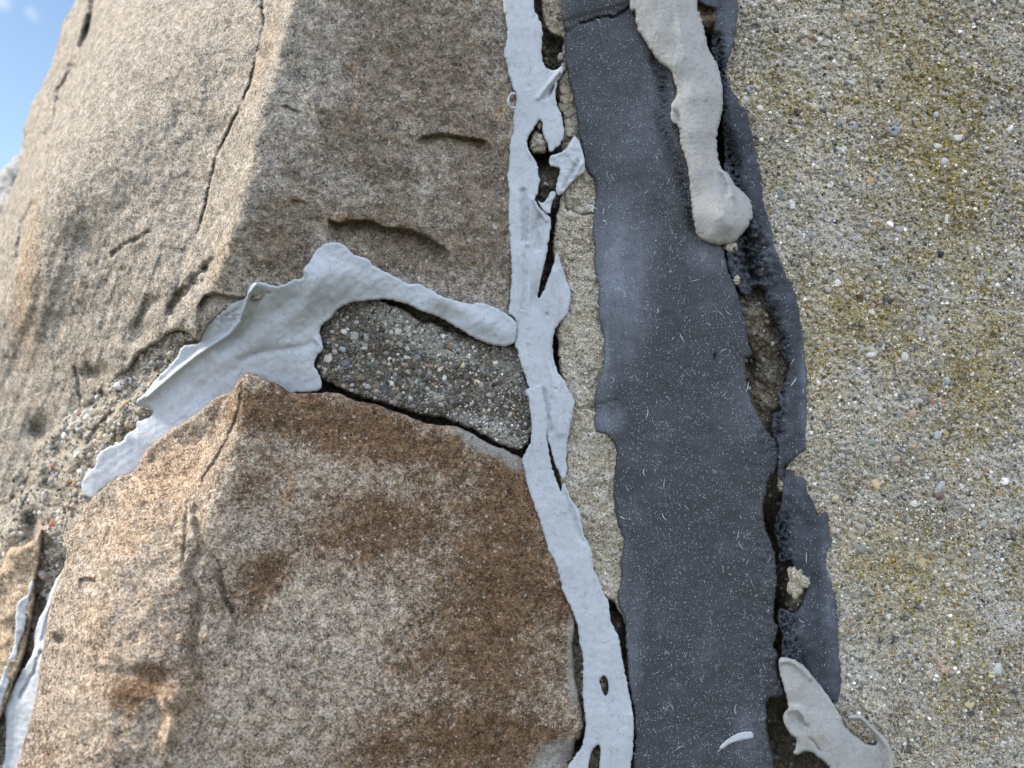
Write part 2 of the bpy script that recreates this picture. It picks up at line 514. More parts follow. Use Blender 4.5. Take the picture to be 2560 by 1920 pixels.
def granite(name, light, mid, dark, stain, stain_amt, grain=1.1, contrast=1.0, bump=1.0, rust_shade=(), pale=(), ochre=(), fleck=1.0, smear=()):
    t = NT(name)
    w = t.warp(2.5, 1.6)
    g1 = t.vor(grain, vec=w, out='Color')
    g2 = t.vor(grain * 2.1, vec=w, out='Color')
    fine = t.noise(grain * .85, 5, .75)
    med = t.noise(6, 5, .62)
    big = t.noise(30, 4, .55, dist=.6)
    a = t.math('ADD', t.math('MULTIPLY', t.math('SUBTRACT', fine, .5), 1.15 * contrast), t.math('MULTIPLY', t.math('SUBTRACT', med, .5), .62))
    a = t.math('ADD', a, t.math('MULTIPLY', t.math('SUBTRACT', t.sep(g1), .5), .30 * contrast))
    a = t.math('ADD', a, t.math('MULTIPLY', t.math('SUBTRACT', t.sep(g2, 1), .5), .16 * contrast))
    base = t.ramp(t.mr(a, -.40, .40, 0, 1), [(0, tuple(c * .35 for c in dark)), (.24, dark), (.50, mid), (.72, light), (1, tuple(min(.85, c * 1.45) for c in light))])
    base = t.mix(t.math('MULTIPLY', t.step(t.sep(g2, 2), .55, .95), .55), base, t.mix(1.0, base, (1.12, .98, .80), 'MULTIPLY'))
    base = t.mix(t.math('MULTIPLY', t.step(t.sep(g2, 0), .6, .95), .5), base, t.mix(1.0, base, (.90, 1.0, 1.10), 'MULTIPLY'))
    s = t.math('SUBTRACT', t.math('ADD', t.math('MULTIPLY', big, .5), t.math('MULTIPLY', t.noise(3.6, 8, .80, off=31), 1.05)), .275)
    if rust_shade: s = t.math('ADD', s, t.math('MULTIPLY', t.spots(rust_shade, 1.0, 9, 26), .26))
    if pale: s = t.math('SUBTRACT', s, t.math('MULTIPLY', t.spots(pale, .9, 6, 18), .20))
    s = t.step(s, .62 - stain_amt * .12, .80 - stain_amt * .12)
    base = t.mix(s, base, t.mix(1.0, base, stain, 'MULTIPLY'))
    if ochre: base = t.mix(t.spots(ochre, .8, 2.5, 5), base, t.mix(1.0, base, (1.25, .92, .62), 'MULTIPLY'))
    fl = t.step(t.noise(grain * 1.7, 3, .55, off=77), .62, .66)
    fl = t.math('MULTIPLY', fl, t.step(t.noise(9, 3, .6, off=12), .40, .56))
    base = t.mix(t.math('MULTIPLY', fl, fleck), base, (.035, .034, .037))
    wf = t.step(t.noise(grain * 1.7, 2, .5, off=140), .68, .73)
    base = t.mix(t.math('MULTIPLY', wf, .6), base, (.70, .67, .62))
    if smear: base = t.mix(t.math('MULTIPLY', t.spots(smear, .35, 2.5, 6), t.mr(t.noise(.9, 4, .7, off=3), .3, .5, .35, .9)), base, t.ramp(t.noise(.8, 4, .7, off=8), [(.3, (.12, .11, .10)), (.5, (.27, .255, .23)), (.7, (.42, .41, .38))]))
    w3 = t.warp(1.2, 1.4)
    for off_, size_, colr, amt_, thr in ((0, 2.0, (.04, .04, .045), .8, .955), (1, 2.0, (.60, .57, .52), .42, .955), (2, 1.5, (.30, .20, .12), .6, .95)):
        cc = t.vor(size_, vec=w3, out='Color'); dd = t.vor(size_, vec=w3)
        mm = t.math('MULTIPLY', t.step(t.sep(cc, off_), thr, thr + .01), t.mr(dd, .30, .42, 1, 0))
        base = t.mix(t.math('MULTIPLY', mm, amt_), base, colr)
    h1 = t.noise(grain * 1.5, 5, .7)
    h2 = t.noise(7, 4, .6, off=5)
    pit = t.step(t.noise(2.4, 2, .5, off=9), .64, .74)
    return t.done(base, .88, [(h2, .8 * bump), (h1, .75 * bump), (t.math('MULTIPLY', pit, -1.0), .35 * bump)], .25)

def rubber(name, col, crack=.5, bump=.06, stain=None, cell=5.0, speck=.32):
    t = NT(name)
    w = t.warp(2.2, 1.8)
    e = t.vor(cell, 'DISTANCE_TO_EDGE', vec=w)
    e2 = t.vor(cell * .36, 'DISTANCE_TO_EDGE', vec=w)
    ck = t.math('MULTIPLY', t.mr(e, .0, .020, 1, 0), t.step(t.noise(4.5, 3, .5, off=3), .46, .60))
    ck2 = t.math('MULTIPLY', t.mr(e2, .0, .05, 1, 0), t.step(t.noise(3, 3, .5, off=8), .50, .66))
    ck = t.math('MAXIMUM', ck, t.math('MULTIPLY', ck2, .9))
    v = t.noise(22, 5, .6)
    g = t.noise(.45, 3, .6)
    c = t.mix(t.mr(v, .3, .7, 0, 1), tuple(a * .86 for a in col), tuple(min(1, a * 1.07) for a in col))
    c = t.mix(t.mr(g, .3, .7, 0, speck), c, tuple(a * .72 for a in col))
    sp = t.step(t.noise(.9, 2, .5, off=44), .72, .77)
    c = t.mix(t.math('MULTIPLY', sp, .5), c, tuple(a * .35 for a in col))
    c = t.mix(t.math('MULTIPLY', t.math('MULTIPLY', t.step(t.noise(6, 6, .75, off=63), .56, .70), t.mr(t.noise(.7, 4, .7, off=5), .4, .6, .3, 1)), .35), c, (.22, .20, .17))
    if stain: c = t.mix(t.math('MULTIPLY', t.step(t.noise(14, 5, .65, off=19), .52, .72), .6), c, stain)
    c = t.mix(t.math('MULTIPLY', t.step(t.noise(9, 5, .7, off=23), .54, .75), .28), c, tuple(a * q for a, q in zip(col, (.80, .77, .72))))
    c = t.mix(t.math('MULTIPLY', ck, crack), c, tuple(a * .18 for a in col))
    return t.done(c, .82, [(t.noise(3, 4, .6, off=2), .14), (g, bump * 1.6), (t.math('MULTIPLY', ck, -1), .12)], .22)

def dark_rubber(name, col, haze=.35, bleach=()):
    t = NT(name)
    v = t.noise(26, 5, .6)
    g = t.noise(.5, 4, .7)
    streak = t.noise(4.0, 5, .65, vec=t.stretch(1, 1, .2))
    c = t.mix(t.mr(g, .3, .7, 0, 1), tuple(a * .55 for a in col), tuple(a * 1.5 for a in col))
    c = t.mix(t.math('MULTIPLY', t.step(v, .52, .80), haze * .5), c, (.28, .30, .38))
    if bleach:
        m = t.math('MULTIPLY', t.spots(bleach, 1.0, 5, 20), t.mr(streak, .3, .65, .45, 1))
        c = t.mix(t.math('MULTIPLY', m, t.mr(g, .25, .6, .5, 1)), c, (.20, .215, .26))
    sp = t.step(t.noise(.6, 2, .5, off=44), .67, .72)
    c = t.mix(t.math('MULTIPLY', sp, .8), c, (.50, .52, .56))
    return t.done(c, .74, [(t.noise(5, 5, .6, off=2), .12), (g, .12)], .3)

def cement(name, light, mid, dark, gsize=.9, lichen=0, moss=0, bump=1.0, pale=0, crust=(), conc=False):
    t = NT(name)
    w = t.warp(1.6, 1.0)
    cell = t.vor(gsize, vec=w, out='Color')
    cd = t.vor(gsize, vec=w)
    cell2 = t.vor(gsize * .5, out='Color')
    big = t.noise(24, 5, .6)
    f = t.noise(gsize * .6, 5, .75)
    a = t.math('ADD', t.math('MULTIPLY', t.math('SUBTRACT', t.sep(cell), .5), .42), t.math('MULTIPLY', t.math('SUBTRACT', f, .5), 1.1))
    a = t.math('ADD', a, t.math('MULTIPLY', t.math('SUBTRACT', big, .5), .42))
    a = t.math('ADD', a, t.math('MULTIPLY', t.math('SUBTRACT', t.sep(cell2, 1), .5), .30))
    c = t.ramp(t.mr(a, -.42, .42, 0, 1), [(0, tuple(q * .3 for q in dark)), (.22, dark), (.48, mid), (.74, light), (1, tuple(min(.8, q * 1.5) for q in light))])
    c = t.mix(t.math('MULTIPLY', t.step(t.sep(cell, 2), .84, .9), .5), c, t.mix(1.0, c, (1.35, .95, .66), 'MULTIPLY'))
    c = t.mix(t.math('MULTIPLY', t.step(t.sep(cell, 1), .84, .9), .5), c, t.mix(1.0, c, (.85, 1.0, 1.12), 'MULTIPLY'))
    if pale:
        m = t.math('MULTIPLY', t.step(t.noise(20, 5, .62, off=61), .58 - pale * .1, .68 - pale * .1), t.step(t.noise(.9, 3, .6, off=7), .46, .58))
        c = t.mix(t.math('MULTIPLY', m, .75), c, (.60, .59, .57))
    if crust:
        m = t.math('MULTIPLY', t.spots(crust, .5, 3, 6), t.step(t.noise(.8, 3, .6, off=7), .36, .52))
        c = t.mix(t.math('MULTIPLY', m, .7), c, (.40, .385, .345))
    if lichen:
        m = t.math('MULTIPLY', t.step(t.noise(18, 4, .6, off=88), .44, .60), t.step(t.noise(1.2, 3, .6, off=17), .49, .57))
        c = t.mix(t.math('MULTIPLY', m, lichen), c, (.33, .235, .045))
    if conc:    # lichen colonies, run-off darkening and a bare pale patch, each with its own outline
        m = t.math('MULTIPLY', t.spots([(2350, 350, 130, 420, -15, 6, 1), (2150, 780, 170, 110, 20, 3, 1), (2450, 900, 110, 260, 10, 8, .9), (2000, 260, 120, 90, 0, 0, .7), (2250, 1420, 170, 100, 20, 3, .8), (2050, 900, 60, 140, 0, 2, .8), (2400, 1650, 90, 160, 0, 5, .7)], 1.0, 10, 22), t.step(t.noise(1.4, 5, .7, off=117), .47, .52))
        c = t.mix(t.math('MULTIPLY', m, .9), c, (.36, .25, .03))
        m = t.math('MULTIPLY', t.spots([(2450, 250, 130, 330, 10, 6, 1), (2200, 620, 60, 160, -20, 3, .8), (2130, 1850, 90, 70, 20, 3, 1), (2480, 1750, 120, 130, 0, 6, .9), (1960, 420, 50, 140, -10, 0, .7), (2300, 1100, 70, 180, 30, 4, .6)], 1.0, 9, 20), t.mr(t.noise(1.3, 4, .7, off=217), .40, .60, 0, .85))
        c = t.mix(m, c, t.mix(1.0, c, (.38, .36, .32), 'MULTIPLY'))
        m = t.spots([(2160, 1700, 70, 75, 0, 3, 1), (2050, 1350, 40, 120, 0, 2, .6), (2010, 830, 30, 90, 0, 2, .5)], 1.0, 6, 12)
        c = t.mix(t.math('MULTIPLY', m, .45), c, (.50, .45, .37))
        pits = t.step(t.noise(1.15, 3, .55, off=317), .62, .68)
        c = t.mix(t.math('MULTIPLY', pits, .75), c, (.045, .038, .028))
    if moss:
        m = t.math('MULTIPLY', t.step(t.noise(26, 4, .6, off=58), .50, .66), t.step(t.noise(1.1, 3, .6, off=27), .48, .66))
        c = t.mix(t.math('MULTIPLY', m, moss), c, (.10, .085, .04))
    h = t.math('ADD', t.math('MULTIPLY', cd, -.7), f)
    return t.done(c, .92, [(t.noise(5, 4, .6, off=2), .7 * bump), (h, .5 * bump)], .2)

def tinted(name, rough=.75, dust=.5, dcol=(.37, .315, .235)):
    t = NT(name)
    c = t.attr('tint')
    n = t.noise(.6, 5, .7)
    c = t.mix(t.mr(n, .32, .68, 0, .45), c, t.mix(1.0, c, (.40, .40, .40), 'MULTIPLY'))
    if dust: c = t.mix(t.math('MULTIPLY', t.step(t.noise(1.6, 4, .65, off=11), .44, .62), dust), c, dcol)
    return t.done(c, rough, [(n, .22)], .3)


M = {}
M['stone_upper'] = granite('pale_granite', (.42, .37, .31), (.255, .222, .182), (.098, .087, .074), (.64, .575, .51), .6, .85, .85,
    rust_shade=[(1050, 150, 230, 300, 0, 0, 1.4), (980, 600, 230, 90, 10, 0, 1.5), (1200, 480, 110, 300, 0, 0, 1.4), (700, 620, 160, 110, 0, -15, 1.1), (900, 330, 200, 200, 0, -8, 1.0), (200, 900, 130, 70, 20, 50, .6)],  # darker spots put the front face's shade into the colour; some brown staining
    pale=[(450, 250, 280, 400, 0, 20, 1.6), (720, 150, 60, 240, -10, -15, .7), (150, 600, 160, 330, 0, 60, 1.2)],  # paler spots put the lit left facet's brightness into the colour
    ochre=[(893, 210, 9, 90, -4, -13, .5), (640, 130, 30, 130, 15, -18, .3), (560, 640, 30, 90, 15, -18, .3), (90, 700, 60, 220, 10, 70, .5), (735, 505, 40, 9, 0, -15, .6), (1260, 270, 22, 50, 0, 0, .4), (850, 545, 40, 12, 0, -10, .5)], fleck=.9)
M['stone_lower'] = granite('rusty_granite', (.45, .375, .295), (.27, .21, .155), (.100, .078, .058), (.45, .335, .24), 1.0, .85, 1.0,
    rust_shade=[(950, 1090, 330, 70, 18, -6, 1.5), (700, 1030, 110, 70, 10, -8, 1.3), (1280, 1250, 110, 190, 20, -2, 1.5), (1230, 1500, 220, 290, 10, -8, 1.2), (1150, 1850, 260, 110, 0, -15, 1.4), (950, 1350, 190, 130, 0, -15, 1.0), (650, 1470, 60, 100, 25, -28, 1.4), (330, 1720, 120, 50, 0, -55, 1.3), (640, 1240, 60, 110, 0, -20, .5)],  # brown stains, plus the dent's triangular shadow put into the colour
    pale=[(560, 1330, 120, 110, 0, -28, 1), (780, 1600, 220, 150, -20, -28, 1), (620, 1750, 170, 180, 0, -45, 1), (250, 1500, 140, 280, 0, -35, 1.2), (420, 1150, 120, 80, -40, -10, .8), (480, 1200, 70, 90, 0, -12, .8)],
    ochre=[(420, 1190, 150, 90, -40, -10, .45), (430, 1780, 40, 100, 10, -60, .3), (725, 1230, 14, 40, 20, -15, .6), (300, 1350, 90, 60, 0, -25, .3), (250, 1600, 90, 120, 0, -45, .2)],
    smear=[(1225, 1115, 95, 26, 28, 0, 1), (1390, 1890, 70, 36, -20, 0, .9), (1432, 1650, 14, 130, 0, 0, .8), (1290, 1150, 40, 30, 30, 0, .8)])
M['stone_far'] = granite('grey_granite', (.42, .42, .42), (.30, .30, .30), (.17, .17, .16), (.9, .85, .8), .3, 1.2)
M['stone_small'] = granite('tan_granite', (.48, .38, .27), (.35, .26, .175), (.15, .11, .08), (.8, .65, .5), .5, .9)
M['light'] = rubber('pale_grey_sealant', (.445, .464, .495), .42, .14)
M['beige'] = rubber('beige_sealant', (.415, .405, .39), .5, .30, (.33, .285, .23), 4.0, .75)
M['dark'] = dark_rubber('charcoal_sealant', (.042, .044, .049), .22, bleach=[(1545, 690, 85, 200, 0, 0, 1), (1600, 330, 100, 120, 10, 0, .3), (1505, 900, 35, 100, 0, 0, .9), (1515, 1050, 40, 40, 0, 0, .8), (1640, 240, 25, 140, -15, 0, .4), (1770, 640, 50, 40, 30, 0, .6), (1580, 1650, 22, 200, 4, 0, .45), (1560, 1450, 20, 120, 0, 0, .35), (1880, 1850, 40, 90, 0, 0, .4), (1870, 1000, 60, 90, 20, 0, .25)])
M['tar'] = dark_rubber('blackened_sealant', (.034, .038, .047), .4, bleach=[(2005, 950, 16, 260, 2, 3, .45), (2070, 1500, 22, 200, -4, 3, .5), (1920, 620, 24, 90, 15, 3, .4), (1820, 80, 25, 90, 0, 3, .45)])
M['concrete'] = cement('exposed_aggregate_concrete', (.62, .55, .43), (.43, .375, .28), (.13, .112, .083), .95, .2, .4, 1.3, .8, conc=True)
M['mortar'] = cement('sandy_mortar', (.45, .40, .325), (.29, .25, .195), (.10, .087, .067), .8, 0, 0, 1.0, .3)
M['mortar_pale'] = cement('pale_granular_mortar', (.53, .475, .38), (.38, .34, .265), (.15, .125, .092), .75, .25, .2, 1.0, .6)
M['mortar_dark'] = cement('dark_weathered_mortar', (.185, .165, .13), (.10, .09, .068), (.042, .037, .03), .85, 0, .2, 1.1, .1, crust=[(1040, 830, 190, 40, 28, 0, 1), (1240, 1090, 110, 40, 22, 0, 1), (1090, 985, 26, 22, 0, 0, 1), (1290, 930, 60, 40, 50, 0, .5)])
M['core'] = cement('deep_mortar', (.26, .225, .165), (.16, .135, .10), (.06, .05, .038), 1.0, 0, .3, 1.6, 0)
M['grain'] = tinted('loose_grain', .8, .28)
M['pebble'] = tinted('pebble', .7, .3)
M['grain_dark'] = tinted('dark_grain', .75, .35, (.13, .118, .09))
M['fibre'] = tinted('fibre', .6, 0)

def tag(o, label, cat, group=None):
    o['label'] = label; o['category'] = cat
    if group: o['group'] = group
    return o

# ------------------------------------------------------------------ ground far below the frame
gm = NT('grass_ground')
gmat = gm.done(gm.mix(gm.noise(60, 5, .6), (.06, .075, .03), (.13, .12, .07)), .95)
gx = np.array([[-800, -800, 0], [800, -800, 0], [800, 800, 0], [-800, 800, 0]], float)
g = link_mesh('ground', gx, np.array([[0, 1, 2, 3]]), gmat, None, None, False)
g['kind'] = 'structure'

# ------------------------------------------------------------------ depth surfaces (mm behind the joint plane)
# upper boulder
ridge = [(760, -120), (727, 8), (704, 96), (693, 162), (650, 270), (642, 320), (639, 386), (623, 436), (608, 498), (571, 602), (545, 680), (515, 760), (470, 835)]
crease = [(400, -120), (335, 8), (262, 125), (225, 210), (200, 270), (150, 340), (110, 430), (85, 500), (60, 620), (20, 760)]
sil = [(240, -120), (189, 0), (162, 50), (145, 104), (129, 154), (116, 193), (98, 228), (83, 251), (69, 293), (58, 320), (58, 343), (54, 400), (35, 460), (0, 540), (-60, 650), (-160, 800)]
up_pts = line_pts(ridge, [-12, -16, -18, -19, -21, -22, -23, -23, -23, -20, -17, -12, -2], 30)
up_pts += [(q[0] - 26, q[1] - 6, q[2] + 8.5) for q in up_pts[:-3]] + [(q[0] + 34, q[1] + 8, q[2] + .6) for q in up_pts[:-3]]
up_pts += line_pts(crease, [78, 74, 70, 66, 64, 62, 60, 60, 62, 70], 50)
up_pts += line_pts(sil, [165, 160, 156, 152, 150, 148, 146, 145, 142, 140, 140, 138, 135, 130, 128, 130], 60)
up_pts += [(1290, -150, 3), (1290, 100, 2), (1290, 300, 1), (1290, 500, 1), (1290, 700, 2), (1290, 900, 4), (1200, 760, 1), (1000, 700, 0), (1100, 200, -4), (1120, 500, -3),
           (900, -100, -9), (905, 200, -12), (890, 330, -13), (880, 480, -12), (760, 560, -14), (800, 700, -8), (700, 720, -13), (620, 760, -15), (560, 800, -10), (1000, 350, -9), (1000, 60, -6),
           (480, 100, 18), (430, 300, 16), (330, 500, 24), (400, 600, 12), (470, 700, -2), (300, 700, 28), (200, 600, 42), (150, 800, 52), (60, 900, 72), (0, 1000, 88), (-150, 1100, 110), (-150, 1300, 110),
           (600, 60, 7), (575, 200, 5), (550, 330, 6), (520, 450, 6), (485, 560, 7), (455, 640, 6),
           (350, 850, 22), (270, 950, 34), (185, 1050, 50), (90, 1150, 64), (20, 1260, 76), (0, 700, 100)]
f_up = rbf(up_pts)
def d_up(x, y):
    d = f_up(x, y)
    k = 1 + np.clip(d, 0, 120) / 120
    d = d + fbm(x, y, 240, 2, 3) * 2.2 + fbm(x, y, 60, 3, 5, .5) * .8 - np.abs(fbm(x, y, 75, 3, 6, .5)) * 1.3
    left = smooth01((620 - x) / 200)
    # bedding striations on the turned-away face
    u = x * .95 + y * .33
    d = d + left * (fbm(u * 1.3, (y - x * .35) * .13, 30, 4, 41, .55) * .38) * (.6 + 2.4 * smooth01((y - 450) / 300))
    d = d + fbm(x, y, 14, 3, 8, .6) * 0.35
    d = d + groove(x, y, [(655, 20), (660, 60), (645, 120), (625, 210), (590, 290), (560, 350), (540, 390), (530, 440), (510, 530), (490, 600)], 3.6, 2.6) * np.clip(.75 + fbm(x, y, 60, 3, 9) * 1.1, .1, 1.4)
    d = d + groove(x, y, [(655, -80), (655, 20)], 3, 4)
    d = d + ledge(x, y, [(1035, 360), (1055, 340), (1101, 332), (1159, 341), (1225, 352)], 6.5, 42, 3)
    d = d + ledge(x, y, [(815, 545), (845, 556), (881, 548), (928, 549), (962, 567), (1024, 571), (1063, 588), (1110, 617), (1125, 630)], 10.5, 75, 5)
    d = d + ledge(x, y, [(490, 775), (505, 745), (513, 736), (540, 731), (578, 738), (625, 744)], 9, 60, 5, 12)
    d = d + ledge(x, y, [(690, 262), (716, 262), (735, 272), (760, 280)], 3, 16, 4)
    d = d + ledge(x, y, [(710, 505), (740, 497), (775, 505)], 3, 18, 4)
    d = d + ledge(x, y, [(1110, 160), (1135, 158), (1160, 165)], 2, 12, 4)
    d = d + groove(x, y, [(425, 790), (445, 745), (472, 718), (498, 690), (521, 655)], 6.5, 13) * np.clip(.9 + fbm(x, y, 30, 3, 29) * .9, .2, 1.6)
    d = d + groove(x, y, [(345, 810), (360, 780), (385, 752)], 5, 13)
    d = d + groove(x, y, [(280, 638), (305, 615), (335, 603), (372, 578)], 3.4, 5) * np.clip(.8 + fbm(x, y, 25, 3, 19), .1, 1.6)
    d = d + groove(x, y, [(186, 918), (196, 950), (198, 985), (208, 1015)], 4, 4)
    d = d + groove(x, y, [(240, -20), (225, 50), (205, 112)], 12, 9) + blob(x, y, 217, 75, 9, 28, 14, 15)
    d = d + groove(x, y, [(180, 170), (150, 230), (138, 300), (120, 340)], 10, 10)
    d = d + groove(x, y, [(80, 510), (55, 560), (45, 640)], 8, 8)
    d = d + blob(x, y, 98, 1075, 26, 30, 14) + blob(x, y, 235, 935, 26, 16, 8) + blob(x, y, 350, 835, 18, 26, 5, 30)
    d = d - blob(x, y, 893, 250, 12, 190, 2.0, -3)
    d = d - blob(x, y, 820, 640, 90, 50, 2)
    return d

# lower boulder
lo_edge_top = [(602, 945), (613, 931), (640, 937), (679, 952), (714, 976), (770, 983), (831, 981), (893, 1003), (963, 1020), (1063, 1057), (1148, 1068), (1217, 1107), (1306, 1149)]
lo_pts = line_pts(lo_edge_top, [-7, -9, -7, -5, -4, -4, -5, -5, -5, -4, -3, -1, 1], 60)
lo_pts += line_pts([(1310, 1172), (1341, 1273), (1401, 1457), (1439, 1573), (1440, 1700), (1462, 1820), (1440, 2000), (1440, 2250)], [1, 1, 1, 2, 2, 3, 3, 3], 90)
lo_pts += line_pts([(579, 976), (482, 1041), (386, 1107), (336, 1176), (255, 1222), (210, 1288), (168, 1353), (164, 1407), (135, 1481), (116, 1573), (102, 1658), (77, 1793), (42, 1916), (-20, 2150)],
                   [-4, -4, -2, -3, -2, -4, -8, -12, -18, -25, -32, -40, -46, -55], 60)
lo_pts += line_pts([(604, 960), (600, 1010), (592, 1060), (565, 1120), (540, 1210), (510, 1330)], [-13, -15, -16, -19, -25, -34], 25) + [(574, 1010, -8), (564, 1060, -9), (538, 1110, -10), (512, 1200, -16)] + [(540, 1040, -3), (500, 1110, -5), (450, 1200, -9)]
lo_pts += [(700, 1100, -10), (900, 1150, -9), (1100, 1250, -6), (800, 1350, -17), (1000, 1450, -14), (1200, 1500, -8), (650, 1300, -20), (600, 1500, -34), (560, 1700, -46),
           (480, 1500, -42), (300, 1400, -30), (250, 1550, -42), (300, 1700, -56), (400, 1850, -62), (200, 1850, -58), (150, 2000, -64), (600, 1900, -48), (800, 1750, -34), (1000, 1800, -24), (1250, 1800, -10),
           (700, 2150, -46), (1100, 2150, -24), (400, 2200, -66), (330, 1260, -14)]
f_lo = rbf(lo_pts)
def d_lo(x, y):
    d = f_lo(x, y)
    d = d + fbm(x, y, 180, 3, 13) * 2.0 + fbm(x, y, 62, 3, 15, .5) * .8 - np.abs(fbm(x, y, 80, 3, 16, .5)) * 1.5 + fbm(x, y, 14, 3, 18, .6) * .3
    d = d + groove(x, y, [(604, 960), (600, 1010), (588, 1055), (560, 1110), (545, 1140), (515, 1185), (505, 1205)], 3.0, 2.8)
    d = d + groove(x, y, [(490, 1280), (505, 1370), (470, 1440), (500, 1500), (490, 1560), (480, 1640), (500, 1700)], 5, 12) + groove(x, y, [(545, 1400), (560, 1480), (580, 1530)], 2.5, 3) + groove(x, y, [(470, 1250), (462, 1340), (455, 1400)], 2, 4)
    d = d + groove(x, y, [(545, 1430), (560, 1500), (590, 1540), (580, 1600)], 3.5, 7)
    d = d + ledge(x, y, [(195, 1445), (225, 1443), (245, 1452)], 6, 18, 4, 8)
    d = d - blob(x, y, 430, 1750, 30, 24, 8, 30) - blob(x, y, 420, 1840, 20, 60, 6, 10) + blob(x, y, 490, 1800, 26, 110, 6, 8)
    # dished break with a diagonal lip
    s = ((x - 700) * .62 + (y - 1430) * .42)
    m = smooth01(-s / 10) * np.exp(-np.clip(-s, 0, None) / 70) * smooth01((y - 1360) / 60) * smooth01((1590 - y) / 60)
    d = d + m * 6
    d = d + blob(x, y, 330, 1690, 90, 22, 5, 5)
    d = d + blob(x, y, 1420, 1890, 60, 40, 4) + blob(x, y, 150, 1600, 14, 12, 6)
    d = d - blob(x, y, 715, 1230, 10, 30, 2.5, 20)
    return d

# joint filling under the pale diagonal sealant
patch_pts = [(202, 1215, 17), (243, 1145, 14), (310, 1095, 14), (378, 1030, 13), (345, 1008, 11), (390, 948, 9), (450, 875, 4), (498, 858, 2), (528, 800, -5), (586, 760, -11), (613, 744, -15), (636, 708, -21), (700, 712, -20), (760, 680, -20),
             (800, 617, -17), (847, 608, -17), (900, 645, -14), (963, 682, -11), (1044, 712, -8), (1140, 755, -6), (1225, 766, -5), (1287, 806, -4),
             (1275, 858, -3), (1202, 848, -4), (1113, 798, -5), (1024, 762, -6), (947, 748, -7), (870, 758, -7), (828, 794, -5), (799, 835, -3), (806, 870, -3), (785, 914, -3), (800, 960, -2), (770, 978, 1), (720, 970, 5), (650, 935, 6), (605, 940, 7), (560, 990, 9), (480, 1040, 9), (390, 1100, 11), (335, 1165, 13), (293, 1193, 13), (230, 1245, 14),
             (600, 850, 1), (500, 930, 6), (420, 1010, 11), (330, 1110, 14), (700, 850, -3), (700, 780, -8), (780, 740, -13), (860, 690, -16), (1200, 810, -6.5), (1100, 760, -8.5)]
f_patch = rbf(patch_pts)
def ridgeline(x, y, pl, amp, w):
    d, _, _ = seg_near(x, y, pl); return -amp * np.exp(-(d / w) ** 2)
def d_patch(x, y):
    d = f_patch(x, y) + fbm(x, y, 90, 2, 23) * .9 + fbm(x, y, 16, 3, 24) * .22
    d = d + ridgeline(x, y, [(640, 712), (622, 735), (612, 770), (600, 805), (575, 835), (535, 860), (490, 890), (440, 930), (400, 965), (370, 992)], 4.0, 5.5)
    d = d + groove(x, y, [(655, 735), (632, 770), (618, 810), (590, 845), (545, 875)], 1.6, 10)
    d = d + ridgeline(x, y, [(800, 700), (770, 760), (720, 800), (660, 840), (600, 880), (560, 905)], 2.2, 26)
    d = d + groove(x, y, [(800, 850), (760, 868), (700, 875), (640, 885), (600, 900)], 1.3, 9)
    d = d + ridgeline(x, y, [(790, 850), (806, 862), (800, 880)], 2.5, 6)
    d = d + groove(x, y, [(440, 970), (470, 960), (500, 975), (480, 1010)], 1.3, 20)
    d = d + ridgeline(x, y, [(343, 1006), (370, 985), (400, 960)], 1.5, 6)
    d = d + groove(x, y, [(365, 1020), (350, 1050), (330, 1075)], 1.6, 12)
    # creased folds along the steep root
    m = np.exp(-(((x - 560) / 60) ** 2 + ((y - 790) / 22) ** 2))
    d = d + m * fbm(x, y * 2.2, 12, 3, 33) * 1.8
    u = x * .62 + y * .78; v = -x * .78 + y * .62
    d = d + fbm(u, v * .22, 16, 3, 35) * .22
    d = d + groove(x, y, [(470, 1030), (500, 1010), (520, 1000)], .6, 1.6) + groove(x, y, [(425, 1065), (450, 1050), (470, 1042)], .6, 1.6)
    d = d + blob(x, y, 672, 732, 4, 3, 2.5)
    d = d + blob(x, y, 800, 640, 60, 26, .8)
    d = d + ridgeline(x, y, [(1100, 745), (1190, 790), (1270, 830)], 1.5, 22)
    return d

f_bed = rbf([(470, 815, 10), (640, 930, 14), (560, 1000, 16), (400, 1120, 18), (300, 1000, 26), (230, 1010, 44), (328, 915, 30), (400, 850, 17), (200, 1150, 36), (127, 1110, 57), (60, 1190, 71), (0, 1260, 81), (100, 1300, 56),
             (190, 1340, 34), (170, 1440, 40), (120, 1500, 44), (60, 1600, 52), (100, 1700, 48), (20, 1800, 54), (-60, 1330, 88), (0, 1950, 56), (-250, 1500, 95), (-700, 1700, 150), (-700, 2200, 120), (30, 1340, 50), (90, 1600, 46), (0, 1700, 60), (-200, 2050, 70)])
def d_bed(x, y):
    d = f_bed(x, y) + fbm(x, y, 60, 4, 43, .6) * 4 + fbm(x, y, 12, 3, 44, .6) * 1.1
    d = d + blob(x, y, 78, 1308, 20, 26, 16) - blob(x, y, 25, 1330, 34, 26, 8)
    d = d + groove(x, y, [(215, 1115), (240, 1070), (280, 1030)], 3.5, 4)
    d = d - blob(x, y, 365, 1030, 22, 10, 6) - blob(x, y, 470, 842, 30, 14, 4)
    return d

def d_small(x, y):
    return 40 + (x - 50) * -.11 + fbm(x, y, 70, 4, 53) * 4 + (y - 1500) * -.01
def d_farst(x, y):
    return 190 - (x - 0) * .25 + fbm(x, y, 60, 3, 57) * 6

